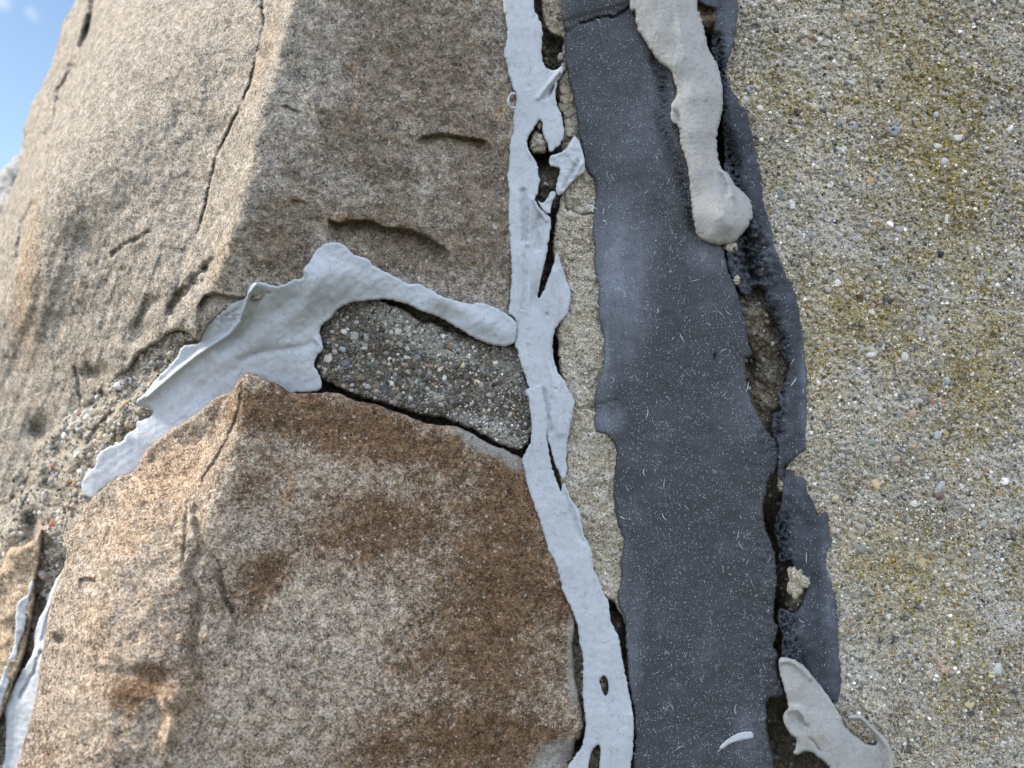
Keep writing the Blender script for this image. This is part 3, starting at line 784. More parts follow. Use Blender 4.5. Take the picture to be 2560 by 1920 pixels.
f_low2 = rbf([(164, 1407, 20), (127, 1477, 26), (100, 1542, 32), (85, 1600, 36), (50, 1685, 42), (8, 1760, 48), (15, 1830, 46), (60, 1850, 38), (100, 1650, 26), (80, 1750, 34), (60, 2000, 38), (0, 2050, 48)])
def d_low2(x, y):
    return f_low2(x, y) + fbm(x, y, 60, 3, 61) * 1.2 + fbm(x, y, 14, 3, 62) * .4 + ridgeline(x, y, [(140, 1470), (112, 1545), (98, 1600), (95, 1640)], 2, 5) \
        + groove(x, y, [(100, 1630), (85, 1680), (50, 1740)], 3, 5)
def d_low1(x, y):
    return 34 + (y - 1450) * .02 + fbm(x, y, 50, 3, 63) * 1.5 + (x - 50) * -.02

# mid mortar strip between the pale and charcoal sealants
def d_mid(x, y):
    d = 3.0 + fbm(x, y, 90, 3, 71) * 1.6 + fbm(x, y, 22, 4, 73, .6) * 1.1
    d = d + groove(x, y, [(1410, 520), (1430, 526), (1452, 537), (1475, 534), (1495, 534)], 2.6, 3.5) + groove(x, y, [(1440, 1020), (1465, 1021), (1490, 1019)], 2.0, 2.5)
    d = d + groove(x, y, [(1402, 480), (1412, 505), (1418, 525)], 2.5, 4)
    d = d + smooth01((420 - y) / 60) * 2.0 + groove(x, y, [(1405, 372), (1425, 352)], 4, 10)
    return d

def d_wedge(x, y):
    d = 3.0 + fbm(x, y, 110, 3, 81) * 1.6 + fbm(x, y, 26, 4, 83, .6) * 1.2
    # lower rim swells towards the viewer, pale crust along the top
    d = d - blob(x, y, 1240, 1080, 90, 26, 1.6, 22) - blob(x, y, 1120, 880, 150, 40, 1.2, 33)
    return d

f_core = rbf([(-100, 1100, 90), (300, 1100, 45), (700, 900, 30), (790, 940, 28), (900, 1000, 34), (1100, 1050, 34), (1300, 1130, 30), (1000, 740, 14), (1150, 800, 13), (1290, 860, 22),
              (1280, 200, 20), (1345, 40, 40), (1380, 125, 17), (1375, 150, 17), (1400, 180, 22), (1350, 395, 42), (1360, 440, 9), (1385, 470, 10), (1372, 510, 12), (1383, 600, 34), (1378, 660, 30), (1395, 890, 40), (1340, 340, 12),
              (1385, 1150, 10), (1400, 1215, 12), (1535, 1515, 32), (1545, 1560, 9), (1562, 1620, 26), (1572, 1700, 9), (1450, 1600, 7), (1445, 1700, 6), (1455, 1800, 9), (1448, 1850, 30), (1510, 1715, 3.5), (1487, 1900, 3.5),
              (1765, 30, 40), (1770, 60, 7), (1775, 110, 25), (1805, 360, 40), (1850, 640, 26), (1850, 700, 16), (1880, 780, 8), (1900, 850, 7), (1920, 940, 7), (1900, 1000, 8), (1925, 1070, 12), (1872, 920, 22),
              (1935, 1200, 8), (1960, 1190, 6), (1920, 1260, 24), (1925, 1330, 42), (1945, 1380, 34), (1980, 1460, 3), (1975, 1510, 5), (1938, 1500, 38), (1940, 1600, 45), (1950, 1760, 50), (1930, 1850, 45), (2000, 1900, 40), (2050, 1910, 30), (2000, 1700, 30), (1700, 900, 30), (1700, 300, 30), (1700, 1700, 30), (2100, 900, 40), (2100, 1700, 40), (1650, -150, 30), (1650, 2150, 30), (1300, 2150, 30)])
def d_core(x, y):
    return f_core(x, y) + fbm(x, y, 40, 4, 93, .6) * 3.0 + fbm(x, y, 11, 3, 94, .6) * 1.3

def d_cbase(x, y):
    return 1.5 + np.clip(x - 2000, 0, None) * .012 + fbm(x, y, 260, 2, 103) * 3.0 + fbm(x, y, 55, 2, 105, .55) * 1.0
def d_conc(x, y):
    d = d_cbase(x, y) + fbm(x, y, 13, 3, 107, .65) * 1.15
    d = d + np.clip(700 - y, 0, None) * .010
    d = d + blob(x, y, 2150, 750, 12, 9, 4) 
    return d

def d_dark(x, y):
    d = 0.3 + fbm(x, y, 220, 3, 113) * 1.4 + fbm(x, y, 60, 3, 114) * .5
    d = d + groove(x, y, [(1451, 60), (1480, 50), (1509, 42), (1536, 44), (1560, 28), (1580, 17)], 2.8, 3.2) + groove(x, y, [(1412, 95), (1425, 78), (1440, 66)], .8, 6)
    d = d - smooth01((60 - (y + (x - 1400) * .28)) / 14) * .9
    d = d + groove(x, y, [(1487, 1012), (1510, 1010), (1545, 998)], .7, 3)
    d = d + blob(x, y, 1786, 892, 3, 10, 3)
    # the torn, rolled-under side beside the bead
    e, _, _ = seg_near(x, y, [(1640, 150), (1655, 200), (1652, 300), (1675, 380), (1700, 440), (1720, 520), (1735, 570)])
    side = smooth01(1 - e / 26)
    d = d + side * (2.2 + np.abs(fbm(x * .8, y * 2.2, 14, 3, 117)) * 2.4)
    # fringe lumps on the right rim
    d = d + smooth01((x - 1850) / 60) * fbm(x, y, 20, 3, 118) * .8
    return d

f_bead = rbf([(1574, 0, -2.5), (1593, 69, -2.5), (1647, 154, -2.8), (1692, 231, -3), (1678, 290, -3), (1701, 359, -3), (1727, 490, -3), (1744, 590, -2.4), (1802, 613, -2), (1856, 586, -2), (1883, 532, -2.6), (1848, 473, -3), (1802, 417, -3), (1792, 347, -3), (1807, 270, -3), (1790, 154, -3), (1759, 66, -3), (1744, 0, -3),
              (1630, 0, -5.2), (1700, 0, -5.6), (1640, 80, -5.4), (1710, 80, -5.4), (1690, 160, -5.5), (1745, 160, -5.2), (1720, 240, -6), (1770, 240, -5.6), (1725, 330, -5.6), (1765, 330, -5.6), (1745, 420, -5.2), (1775, 420, -5.2), (1765, 490, -5.6), (1805, 540, -10.5), (1825, 565, -9), (1780, 590, -6), (1650, -150, -7), (1540, -150, -2.5), (1740, -150, -3)])
def d_bead(x, y):
    d = f_bead(x, y) + fbm(x, y, 110, 2, 121) * .6 + fbm(x, y, 7, 2, 122) * .13
    d = d + ridgeline(x, y, [(1806, 420), (1825, 460), (1832, 490)], 1.6, 8) + groove(x, y, [(1800, 440), (1812, 480)], 1.2, 8)
    d = d + ridgeline(x, y, [(1680, 268), (1681, 300), (1695, 318)], 1.6, 6) + groove(x, y, [(1692, 280), (1695, 300)], 1.4, 6)
    d = d + ridgeline(x, y, [(1690, -30), (1700, 60), (1712, 140)], .8, 12)
    return d

def d_beige2(x, y):
    d = -5.5 + fbm(x, y, 90, 2, 131) * 1.0 + fbm(x, y, 7, 2, 132) * .13
    d = d + smooth01((x - 2080) / 120) * 2.0
    d = d + ridgeline(x, y, [(1955, 1655), (1975, 1652), (2000, 1668), (2028, 1695)], 1.6, 7)
    d = d + ridgeline(x, y, [(1975, 1775), (1995, 1773), (2012, 1790), (2015, 1805)], 3.0, 8) + groove(x, y, [(1996, 1794), (2006, 1802), (2014, 1815)], 1.3, 5)
    d = d + ridgeline(x, y, [(1970, 1780), (1966, 1810), (1985, 1840)], 2.5, 12)
    d = d + ridgeline(x, y, [(2125, 1793), (2152, 1793), (2170, 1812), (2200, 1840), (2220, 1868), (2230, 1905), (2232, 2000)], 3.6, 8)
    d = d + groove(x, y, [(2025, 1845), (2040, 1862), (2048, 1875)], 1.4, 2.5) + groove(x, y, [(1960, 1660), (1970, 1662)], 1.0, 4)
    return d

def d_flake(x, y):
    return -1.7 + fbm(x, y, 20, 3, 141) * .4

def d_strip(x, y):
    d = -1.2 + fbm(x, y, 110, 2, 151) * .6 + fbm(x, y, 18, 3, 152) * .10
    d = d + ridgeline(x, y, [(1300, 640), (1303, 700), (1300, 760), (1293, 800)], 1.1, 5) + groove(x, y, [(1310, 640), (1312, 720), (1305, 770)], .9, 5)
    d = d + blob(x, y, 1337, 740, 9, 36, 3.2, 5)
    d = d + groove(x, y, [(1308, 480), (1312, 540), (1313, 600)], 2.4, 8) + ridgeline(x, y, [(1330, 500), (1322, 560), (1318, 610)], 1.6, 6)
    d = d + groove(x, y, [(1350, 545), (1340, 580), (1345, 620)], 2.2, 9) + ridgeline(x, y, [(1335, 500), (1345, 520), (1365, 550)], 1.4, 5)
    d = d + ridgeline(x, y, [(1345, 245), (1368, 215), (1398, 180)], 1.3, 6) + groove(x, y, [(1360, 245), (1385, 210), (1400, 190)], 1.8, 5)
    d = d + blob(x, y, 1378, 228, 3, 14, 4, 25)
    d = d + ridgeline(x, y, [(1385, 680), (1392, 740), (1388, 790), (1375, 840), (1372, 900), (1385, 950), (1400, 1010), (1400, 1080)], 1.4, 11)
    d = d + groove(x, y, [(1380, 860), (1378, 900), (1395, 950)], .8, 4) + blob(x, y, 1389, 972, 4, 3, 1.5) + blob(x, y, 1378, 997, 4, 6, 1.2) + blob(x, y, 1368, 786, 4, 5, 1.5)
    d = d + groove(x, y, [(1360, 980), (1372, 1050), (1375, 1080)], 1.5, 7)
    d = d + ridgeline(x, y, [(1318, 360), (1322, 380), (1330, 395)], .8, 5)
    return d
def d_strip_low(x, y):
    d = -2.8 + smooth01((y - 1000) / 200) * 1.4 + fbm(x, y, 120, 2, 161) * .5 + fbm(x, y, 18, 3, 162) * .16
    d = d + ridgeline(x, y, [(1412, 1212), (1430, 1255), (1448, 1300), (1462, 1345)], .9, 6) + groove(x, y, [(1425, 1270), (1440, 1320), (1458, 1352)], .8, 8)
    d = d + ridgeline(x, y, [(1578, 1790), (1580, 1850), (1574, 1920)], 1.2, 6)
    return d
def d_frag(x, y):
    return -2.4 + fbm(x, y, 30, 3, 171) * .8 + groove(x, y, [(1445, 405), (1425, 440), (1410, 470)], 1.6, 5) + ridgeline(x, y, [(1455, 410), (1435, 440)], 1.0, 4)

def d_res(x, y):
    d = d_cbase(x, y) - 2.3 + fbm(x, y, 40, 3, 181, .5) * .4
    # the torn inner side rolls back into the crack
    return d
RES_IN = [(1790, 100), (1800, 300), (1830, 420), (1850, 520), (1870, 640), (1890, 720), (1925, 780), (1950, 850), (1962, 930), (1945, 1000), (1940, 1080)]
def d_res1(x, y):
    e, _, _ = seg_near(x, y, RES_IN)
    d = d_res(x, y) + smooth01(1 - e / 30) * (2.5 + np.abs(fbm(x, y, 16, 4, 185, .6)) * 6)
    d = d + blob(x, y, 1875, 640, 40, 90, 5, -15) * (1 + fbm(x, y, 18, 3, 186, .6) * 1.2) + blob(x, y, 1830, 390, 26, 70, 6, -20)
    return d
def d_res2(x, y):
    e, _, _ = seg_near(x, y, [(1945, 1300), (1955, 1400), (1960, 1540), (1965, 1600), (1990, 1660)])
    d = d_res(x, y) + smooth01(1 - e / 45) * (2.0 + np.abs(fbm(x, y, 20, 4, 187, .6)) * 7)
    return d

# ------------------------------------------------------------------ large pieces
WALL = 'stones of the rubble wall'
far = slab('stone', [(64, 340), (52, 374), (39, 386), (23, 409), (0, 428), (-60, 480), (-200, 640), (-320, 1000), (-100, 1000), (60, 700), (90, 450)], d_farst, M['stone_far'], amp=2, seed=201, edge=(14, 10), thick=60, step=5)
tag(far, 'blurred blue-grey stone at the far left edge, just under the sky', 'stone', WALL)

upper = slab('stone', [(200, -300)] + [(245, -120)] + sil[1:] + [(-420, 1000), (-760, 1180), (-760, 1560), (-380, 1420), (0, 1300), (15, 1272), (39, 1230), (69, 1199), (93, 1161), (127, 1118), (154, 1083), (185, 1060), (231, 1010), (270, 975), (293, 945), (328, 918), (347, 887), (397, 856), (420, 833), (459, 829), (498, 850), (508, 832), (530, 806), (556, 783), (590, 768), (640, 752), (720, 735), (800, 700), (860, 700), (960, 720), (1040, 750), (1120, 785), (1200, 825), (1292, 850), (1296, 600), (1294, 300), (1288, 0), (1288, -300), (700, -300)],
        d_up, M['stone_upper'], 'upper', step=3.2, amp=3, size=30, seed=203, edge=(12, 4), thick=30)
tag(upper, 'large pale grey granite boulder with a sharp upright ridge, above the diagonal sealant', 'stone', WALL)

lower = slab('stone', [(602, 945), (613, 931), (640, 937), (679, 952), (702, 964), (714, 976), (741, 983), (770, 983), (831, 981), (855, 987), (893, 1003), (936, 1010), (963, 1020), (1017, 1039), (1063, 1057), (1101, 1064), (1148, 1068), (1217, 1107), (1275, 1130), (1312, 1149),
        (1325, 1172), (1340, 1215), (1358, 1273), (1375, 1342), (1400, 1415), (1412, 1457), (1428, 1508), (1436, 1542), (1438, 1573), (1432, 1627), (1440, 1704), (1452, 1762), (1460, 1815), (1447, 1850), (1435, 1880), (1440, 2200), (-60, 2250), (-30, 2100), (42, 1916), (58, 1859), (77, 1793), (93, 1724), (102, 1658), (108, 1612), (116, 1573), (123, 1527), (135, 1481), (150, 1442), (164, 1407), (166, 1380), (168, 1353), (181, 1322), (210, 1288), (212, 1276), (228, 1249), (255, 1222), (293, 1195), (336, 1176), (355, 1138), (386, 1107), (424, 1076), (482, 1041), (521, 1010), (540, 995), (579, 976)],
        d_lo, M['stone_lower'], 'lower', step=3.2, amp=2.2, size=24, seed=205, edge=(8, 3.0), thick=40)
tag(lower, 'rusty-brown granite boulder with a pointed top, below the diagonal sealant', 'stone', WALL)

small = slab('stone', [(-700, 1700), (-250, 1540), (-60, 1450), (0, 1423), (12, 1392), (27, 1369), (55, 1362), (85, 1348), (104, 1320), (100, 1400), (90, 1450), (85, 1520), (70, 1600), (40, 1700), (-20, 1850), (-250, 2000), (-700, 2150)], d_small, M['stone_small'], 'small', amp=2, seed=207, edge=(10, 6), thick=60)
tag(small, 'small tan stone cut by the left edge, beside the thin strip of sealant', 'stone', WALL)

conc_poly = [(1800, -300), (1808, 0), (1800, 120), (1795, 200), (1840, 330), (1870, 450), (1900, 600), (1925, 700), (1945, 780), (1970, 850), (1980, 950), (1985, 1100), (1965, 1165), (1945, 1190), (1950, 1230), (2000, 1220), (2020, 1260), (2045, 1300), (2050, 1400), (2055, 1500), (2070, 1600), (2080, 1700), (2075, 1750), (2095, 1800), (2090, 1920), (2095, 2250), (3050, 2250), (3050, -300)]
conc = slab('concrete_panel', conc_poly, d_conc, M['concrete'], 'conc', step=4, amp=2.5, size=18, seed=209, edge=(8, 3), thick=60)
tag(conc, 'rough exposed aggregate concrete panel with yellow lichen, right of the joint', 'concrete')

core = slab('mortar_core', [(560, 1010), (640, 880), (740, 760), (1200, 700), (1230, -300), (1950, -300), (2100, 600), (2250, 1200), (2250, 2250), (1250, 2250), (1350, 1350), (1200, 1180), (700, 1080)], d_core, M['core'], 'core', step=4, amp=0, seed=211, edge=(8, 1), thick=40)
tag(core, 'recessed dark mortar seen down in the cracks between stone and concrete', 'mortar')

bed = slab('mortar_bed', [(470, 805), (560, 820), (640, 930), (600, 985), (420, 1120), (250, 1270), (215, 1360), (205, 1450), (170, 1560), (150, 1650), (120, 1760), (90, 1900), (60, 2100), (-60, 2300), (-760, 2300), (-760, 1540), (-300, 1390), (-60, 1310), (0, 1235), (50, 1165), (110, 1100), (215, 985), (310, 895), (400, 825)], d_bed, M['mortar'], 'bed', step=4, amp=3, seed=213, edge=(6, 2), thick=25)
tag(bed, 'gravelly mortar bed running diagonally between the two big boulders', 'mortar')

wedge = slab('mortar_block', [(804, 814), (799, 841), (801, 870), (791, 902), (785, 918), (797, 933), (803, 949), (831, 960), (870, 979), (909, 995), (947, 1003), (986, 1016), (1024, 1030), (1071, 1041), (1113, 1045), (1148, 1060), (1179, 1072), (1209, 1087), (1236, 1103), (1271, 1118), (1302, 1124), (1314, 1114), (1325, 1099), (1335, 1057), (1330, 1006), (1322, 968), (1314, 929), (1306, 891), (1290, 866), (1252, 862), (1200, 850), (1150, 836), (1121, 829), (1105, 817), (1078, 806), (1055, 808), (1036, 794), (1009, 775), (970, 760), (939, 748), (870, 752), (831, 782)],
        d_wedge, M['mortar_dark'], 'wedge', step=3, amp=3.5, size=12, seed=215, edge=(12, 3.0), thick=14)
tag(wedge, 'wedge of dark pebbly mortar between the curved sealant arm and the brown boulder', 'mortar')

mid = slab('mortar_strip', [(1354, -300), (1354, 0), (1356, 39), (1366, 73), (1389, 89), (1408, 100), (1405, 140), (1410, 185), (1398, 205), (1397, 245), (1404, 270), (1410, 320), (1402, 372), (1425, 400), (1418, 455), (1405, 490), (1395, 530), (1388, 560), (1382, 620), (1390, 660), (1400, 700), (1400, 790), (1391, 825), (1395, 870), (1397, 920), (1410, 960), (1400, 1000), (1400, 1100), (1400, 1200), (1425, 1260), (1455, 1350), (1480, 1430), (1508, 1488), (1535, 1505), (1552, 1535), (1600, 1545), (1620, 800), (1560, 400), (1500, 100), (1480, -300)],
        d_mid, M['mortar_pale'], 'mid', step=3, amp=3, size=14, seed=217, edge=(8, 2.5), thick=10)
tag(mid, 'narrow strip of pale sandy mortar between the light and charcoal sealants', 'mortar')

# ------------------------------------------------------------------ sealants
SL = 'pale grey sealant pieces'
patch = slab('sealant_patch', [(202, 1215), (220, 1180), (237, 1168), (243, 1139), (270, 1118), (293, 1110), (310, 1099), (316, 1087), (339, 1072), (341, 1056), (362, 1049), (380, 1037), (378, 1022), (347, 1014), (341, 1002), (366, 979), (390, 948), (424, 914), (444, 891), (451, 871), (471, 862), (498, 858), (505, 825), (528, 798), (555, 775), (586, 756), (613, 744), (621, 721), (636, 706), (656, 706), (679, 713), (706, 713), (733, 700), (756, 694), (762, 667), (775, 655), (781, 640), (801, 617), (816, 609), (847, 606), (866, 617), (885, 636), (920, 648), (932, 663), (963, 679), (997, 696), (1017, 709), (1044, 709), (1071, 721), (1101, 738), (1140, 752), (1179, 760), (1194, 756), (1225, 763), (1256, 779), (1287, 802), (1292, 825), (1287, 856), (1275, 862), (1252, 866), (1225, 860), (1202, 852), (1179, 841), (1140, 817), (1113, 800), (1094, 790), (1063, 781), (1024, 763), (986, 752), (947, 748), (909, 752), (870, 758), (843, 775), (828, 794), (804, 814), (799, 833), (808, 864), (804, 879), (793, 891), (785, 914), (797, 933), (804, 960), (797, 976), (770, 981), (743, 981), (720, 985), (660, 975), (610, 980), (560, 1000), (490, 1055), (395, 1122), (342, 1178), (293, 1197), (255, 1224), (232, 1246), (215, 1240)],
        d_patch, M['light'], 'patch', step=3, amp=2.3, size=9, seed=221, edge=(5, .9), thick=2.2)
tag(patch, 'wide wrinkled pale sealant smear with a curved arm over the mortar wedge', 'sealant', SL)

strip = slab('sealant_strip', [(1250, -300), (1258, 0), (1264, 39), (1267, 77), (1266, 108), (1258, 135), (1266, 154), (1271, 185), (1283, 220), (1290, 245), (1287, 275), (1283, 297), (1283, 328), (1275, 359), (1273, 405), (1269, 444), (1273, 482), (1271, 532), (1273, 579), (1277, 636), (1279, 698), (1275, 756), (1271, 783), (1288, 798), (1290, 833), (1287, 860), (1294, 879), (1298, 902), (1308, 925), (1316, 949), (1322, 968), (1340, 1005), (1356, 1040), (1364, 1075), (1370, 1100), (1376, 1118), (1385, 1153), (1397, 1180), (1408, 1201), (1418, 1180), (1416, 1141), (1420, 1095), (1428, 1057), (1433, 1026), (1437, 1006), (1431, 991), (1420, 976), (1412, 952), (1393, 929), (1385, 902), (1381, 871), (1385, 833), (1397, 810), (1416, 787), (1424, 763), (1426, 740), (1424, 717), (1412, 690), (1404, 659), (1390, 629), (1387, 650), (1381, 667), (1370, 698), (1358, 729), (1347, 748), (1344, 740), (1354, 690), (1360, 663), (1366, 640), (1370, 617), (1375, 579), (1377, 548), (1370, 536), (1350, 521), (1337, 500), (1347, 474), (1348, 451), (1343, 409), (1331, 390), (1318, 365), (1321, 342), (1340, 312), (1348, 299), (1356, 309), (1358, 336), (1368, 359), (1374, 380), (1385, 374), (1404, 355), (1410, 328), (1404, 289), (1393, 262), (1389, 231), (1393, 204), (1406, 185), (1404, 166), (1385, 175), (1366, 170), (1356, 147), (1354, 116), (1356, 69), (1343, 35), (1335, 0), (1325, -300)],
        d_strip, M['light'], 'strip', step=2.5, amp=2.5, size=8, seed=223, edge=(4.5, .8), thick=1.8)
tag(strip, 'long upright pale sealant strip, torn and holed, running down from the top', 'sealant', SL)
# small curled loop on its left rim
def tube(name, pts, rad, mat, parent=None):
    P = np.array(pts, float); n = len(P); k = 8; V = []; F = []
    for i in range(n):
        t = P[min(i + 1, n - 1)] - P[max(i - 1, 0)]; t /= np.linalg.norm(t)
        a = np.cross(t, (0, 1, 0.01)); a /= np.linalg.norm(a); b = np.cross(t, a)
        r = rad[i] if hasattr(rad, '__len__') else rad
        for j in range(k):
            th = 2 * math.pi * j / k; V.append(P[i] + r * (math.cos(th) * a + math.sin(th) * b))
    for i in range(n - 1):
        for j in range(k): F.append((i * k + j, i * k + (j + 1) % k, (i + 1) * k + (j + 1) % k, (i + 1) * k + j))
    V += [P[0], P[-1]]
    T = [( (j + 1) % k, j, n * k) for j in range(k)] + [((n - 1) * k + j, (n - 1) * k + (j + 1) % k, n * k + 1) for j in range(k)]
    return link_mesh(name, np.array(V), [np.array(F), np.array(T)], mat, None, parent)
cp = []
for a in np.linspace(-70, -290, 16):
    ra = math.radians(a)
    cp.append(unproject(1283 + 13 * math.cos(ra), 252 + 18 * -math.sin(ra) * -1, -3.2 - 1.2 * math.sin(math.radians((a + 70) * -.8))))
tube('curl', cp, [.0006 + .0002 * math.sin(i) for i in range(16)], M['light'], strip)

slow = slab('sealant_strip', [(1314, 976), (1332, 969), (1352, 964), (1358, 987), (1364, 1020), (1369, 1057), (1367, 1084), (1370, 1120), (1376, 1150), (1384, 1182), (1395, 1212), (1403, 1228), (1405, 1212), (1412, 1206), (1420, 1230), (1431, 1253), (1447, 1273), (1451, 1288), (1458, 1330), (1470, 1357), (1480, 1384), (1485, 1423), (1497, 1450), (1509, 1484), (1522, 1504), (1524, 1527), (1526, 1550), (1534, 1565), (1547, 1592), (1553, 1627), (1559, 1666), (1566, 1697), (1578, 1758), (1584, 1801), (1584, 1839), (1580, 1897), (1576, 1920), (1575, 2050), (1570, 2250), (1400, 2250), (1410, 2000), (1420, 1920), (1439, 1889), (1455, 1866), (1462, 1835), (1464, 1801), (1458, 1754), (1457, 1697), (1457, 1639), (1449, 1608), (1445, 1569), (1435, 1542), (1424, 1511), (1410, 1484), (1399, 1446), (1389, 1407), (1370, 1373), (1362, 1342), (1345, 1288), (1333, 1257), (1320, 1219), (1312, 1180), (1306, 1149), (1320, 1118), (1327, 1099), (1329, 1064), (1325, 1030), (1323, 1003)],
        d_strip_low, M['light'], 'slow', step=2.5, amp=2.4, size=8, seed=225, edge=(4, .8), thick=1.8,
        holes=[[(1499, 1700), (1509, 1689), (1518, 1697), (1521, 1720), (1516, 1739), (1507, 1731)], [(1474, 1897), (1482, 1874), (1497, 1862), (1501, 1882), (1497, 1920), (1490, 1960), (1474, 1955), (1471, 1916)]])
tag(slow, 'smooth pale sealant strip with two small holes, reaching the bottom beside the brown boulder', 'sealant', SL)

frag = slab('sealant_scrap', [(1439, 341), (1453, 366), (1462, 405), (1462, 428), (1439, 447), (1420, 467), (1401, 488), (1391, 482), (1391, 455), (1399, 436), (1397, 420), (1377, 415), (1372, 405), (1377, 390), (1408, 378), (1420, 363), (1431, 347)], d_frag, M['light'], 'frag', step=2.5, amp=1.8, size=9, seed=227, edge=(6, 1), thick=1.6)
tag(frag, 'torn triangular scrap of pale sealant against the left rim of the charcoal strip', 'sealant', SL)
frag2 = slab('sealant_scrap', [(1345, 500), (1353, 519), (1366, 533), (1375, 534), (1378, 518), (1382, 502), (1389, 490), (1388, 479), (1377, 479), (1370, 492), (1360, 507), (1350, 505)], lambda x, y: -2.0 + fbm(x, y, 18, 2, 173) * .6, M['light'], 'frag2', step=2, amp=1, size=8, seed=229, edge=(5, 1), thick=1.2)
tag(frag2, 'tiny hooked scrap of pale sealant bridging the gap, below the triangular scrap', 'sealant', SL)
low1 = slab('sealant_strip', [(81, 1448), (73, 1465), (70, 1486), (58, 1494), (42, 1511), (39, 1550), (35, 1612), (17, 1655), (0, 1705), (-30, 1790), (-80, 1900), (-130, 2050), (-40, 2050), (-10, 1850), (10, 1748), (31, 1685), (41, 1650), (46, 1615), (60, 1578), (69, 1531), (75, 1496), (83, 1470)], d_low1, M['light'], 'low1', step=2.5, amp=1.5, size=12, seed=231, edge=(5, 1), thick=2)
tag(low1, 'thin pale sealant strip on the small tan stone at the left edge', 'sealant', SL)
low2 = slab('sealant_strip', [(166, 1400), (158, 1423), (143, 1446), (127, 1477), (116, 1515), (100, 1542), (86, 1585), (85, 1619), (73, 1650), (50, 1685), (31, 1724), (9, 1758), (6, 1772), (13, 1790), (15, 1830), (12, 1900), (-5, 1960), (-20, 2100), (90, 2100), (110, 1950), (130, 1800), (150, 1700), (160, 1600), (165, 1500), (185, 1410)], d_low2, M['light'], 'low2', step=2.5, amp=1.8, size=14, seed=233, edge=(6, 1.2), thick=2)
tag(low2, 'pale sealant sheet tucked behind the left edge of the brown boulder', 'sealant', SL)

dark = slab('sealant_band', [(1400, -300), (1403, 0), (1404, 39), (1412, 77), (1410, 108), (1414, 154), (1422, 201), (1431, 231), (1439, 270), (1445, 309), (1447, 339), (1455, 370), (1462, 417), (1478, 440), (1487, 463), (1489, 494), (1485, 521), (1480, 571), (1487, 617), (1484, 640), (1489, 690), (1497, 729), (1495, 756), (1499, 806), (1509, 844), (1509, 887), (1505, 929), (1495, 952), (1489, 987), (1485, 1026), (1483, 1064), (1487, 1080), (1509, 1084), (1528, 1099), (1541, 1126), (1537, 1180), (1532, 1219), (1536, 1257), (1543, 1303), (1551, 1330), (1559, 1357), (1553, 1396), (1551, 1454), (1543, 1484), (1549, 1519), (1561, 1550), (1565, 1608), (1568, 1646), (1572, 1704), (1580, 1743), (1586, 1793), (1586, 1859), (1584, 1920), (1585, 2250), (1940, 2250), (1934, 1913), (1930, 1882), (1920, 1839), (1916, 1793), (1918, 1751), (1945, 1743), (1961, 1735), (1953, 1704), (1943, 1673), (1945, 1635), (1934, 1619), (1936, 1600), (1943, 1565), (1934, 1550), (1936, 1511), (1941, 1465), (1939, 1400), (1930, 1365), (1914, 1319), (1907, 1280), (1908, 1257), (1914, 1234), (1921, 1199), (1948, 1165), (1952, 1134), (1941, 1099), (1925, 1087), (1906, 1060), (1883, 1014), (1871, 979), (1865, 941), (1865, 898), (1877, 891), (1877, 879), (1871, 852), (1865, 814), (1858, 779), (1848, 748), (1836, 709), (1825, 686), (1813, 640), (1800, 600), (1760, 500), (1740, 300), (1700, 100), (1660, -300)],
        d_dark, M['dark'], 'dark', step=3, amp=3.2, size=12, seed=235, edge=(8, 1.6), thick=4)
tag(dark, 'broad charcoal sealant band flecked with white fibres, running top to bottom', 'sealant')

RS = 'dark sealant residue on the concrete edge'
res1 = slab('sealant_residue', [(1845, -300), (1845, 0), (1843, 50), (1833, 116), (1822, 147), (1814, 174), (1826, 216), (1849, 258), (1864, 278), (1876, 320), (1887, 366), (1895, 409), (1903, 455), (1909, 501), (1918, 536), (1930, 579), (1937, 617), (1945, 640), (1961, 682), (1980, 713), (1991, 748), (1999, 794), (2007, 833), (2011, 879), (2017, 929), (2017, 987), (2017, 1045), (2013, 1084), (2015, 1122), (1999, 1134), (1984, 1149), (1961, 1168), (1958, 1200), (1946, 1195), (1944, 1160), (1948, 1134), (1941, 1095), (1932, 1087), (1932, 1037), (1953, 1026), (1945, 995), (1964, 949), (1970, 918), (1953, 879), (1949, 833), (1934, 790), (1914, 767), (1910, 729), (1891, 717), (1876, 733), (1860, 736), (1845, 717), (1833, 694), (1820, 663), (1818, 620), (1812, 560), (1815, 480), (1812, 410), (1808, 340), (1798, 260), (1788, 180), (1778, 120), (1788, 40), (1780, 18), (1752, 10), (1745, -40), (1748, -300)],
        d_res1, M['tar'], 'res1', step=3, amp=3.5, size=14, seed=237, edge=(6, 1.2), thick=5)
tag(res1, 'long torn blue-black sealant residue clinging to the concrete, upper part of the joint', 'sealant', RS)
res2 = slab('sealant_residue', [(1955, 1232), (1960, 1190), (1975, 1172), (1991, 1190), (2007, 1192), (2015, 1219), (2032, 1253), (2046, 1290), (2062, 1278), (2070, 1290), (2072, 1319), (2076, 1357), (2069, 1380), (2065, 1415), (2080, 1465), (2092, 1511), (2094, 1569), (2096, 1627), (2103, 1685), (2101, 1724), (2094, 1753), (2070, 1750), (2030, 1710), (1995, 1680), (1960, 1650), (1952, 1627), (1957, 1596), (1949, 1565), (1945, 1542), (1949, 1520), (1960, 1522), (1990, 1530), (2008, 1502), (2014, 1470), (2008, 1440), (1992, 1430), (1978, 1398), (1950, 1405), (1945, 1365), (1939, 1338), (1940, 1299), (1955, 1260)],
        d_res2, M['tar'], 'res2', step=3, amp=3, size=14, seed=239, edge=(6, 1.2), thick=5)
tag(res2, 'blue-black sealant residue on the concrete edge, above the lower beige flap', 'sealant', RS)

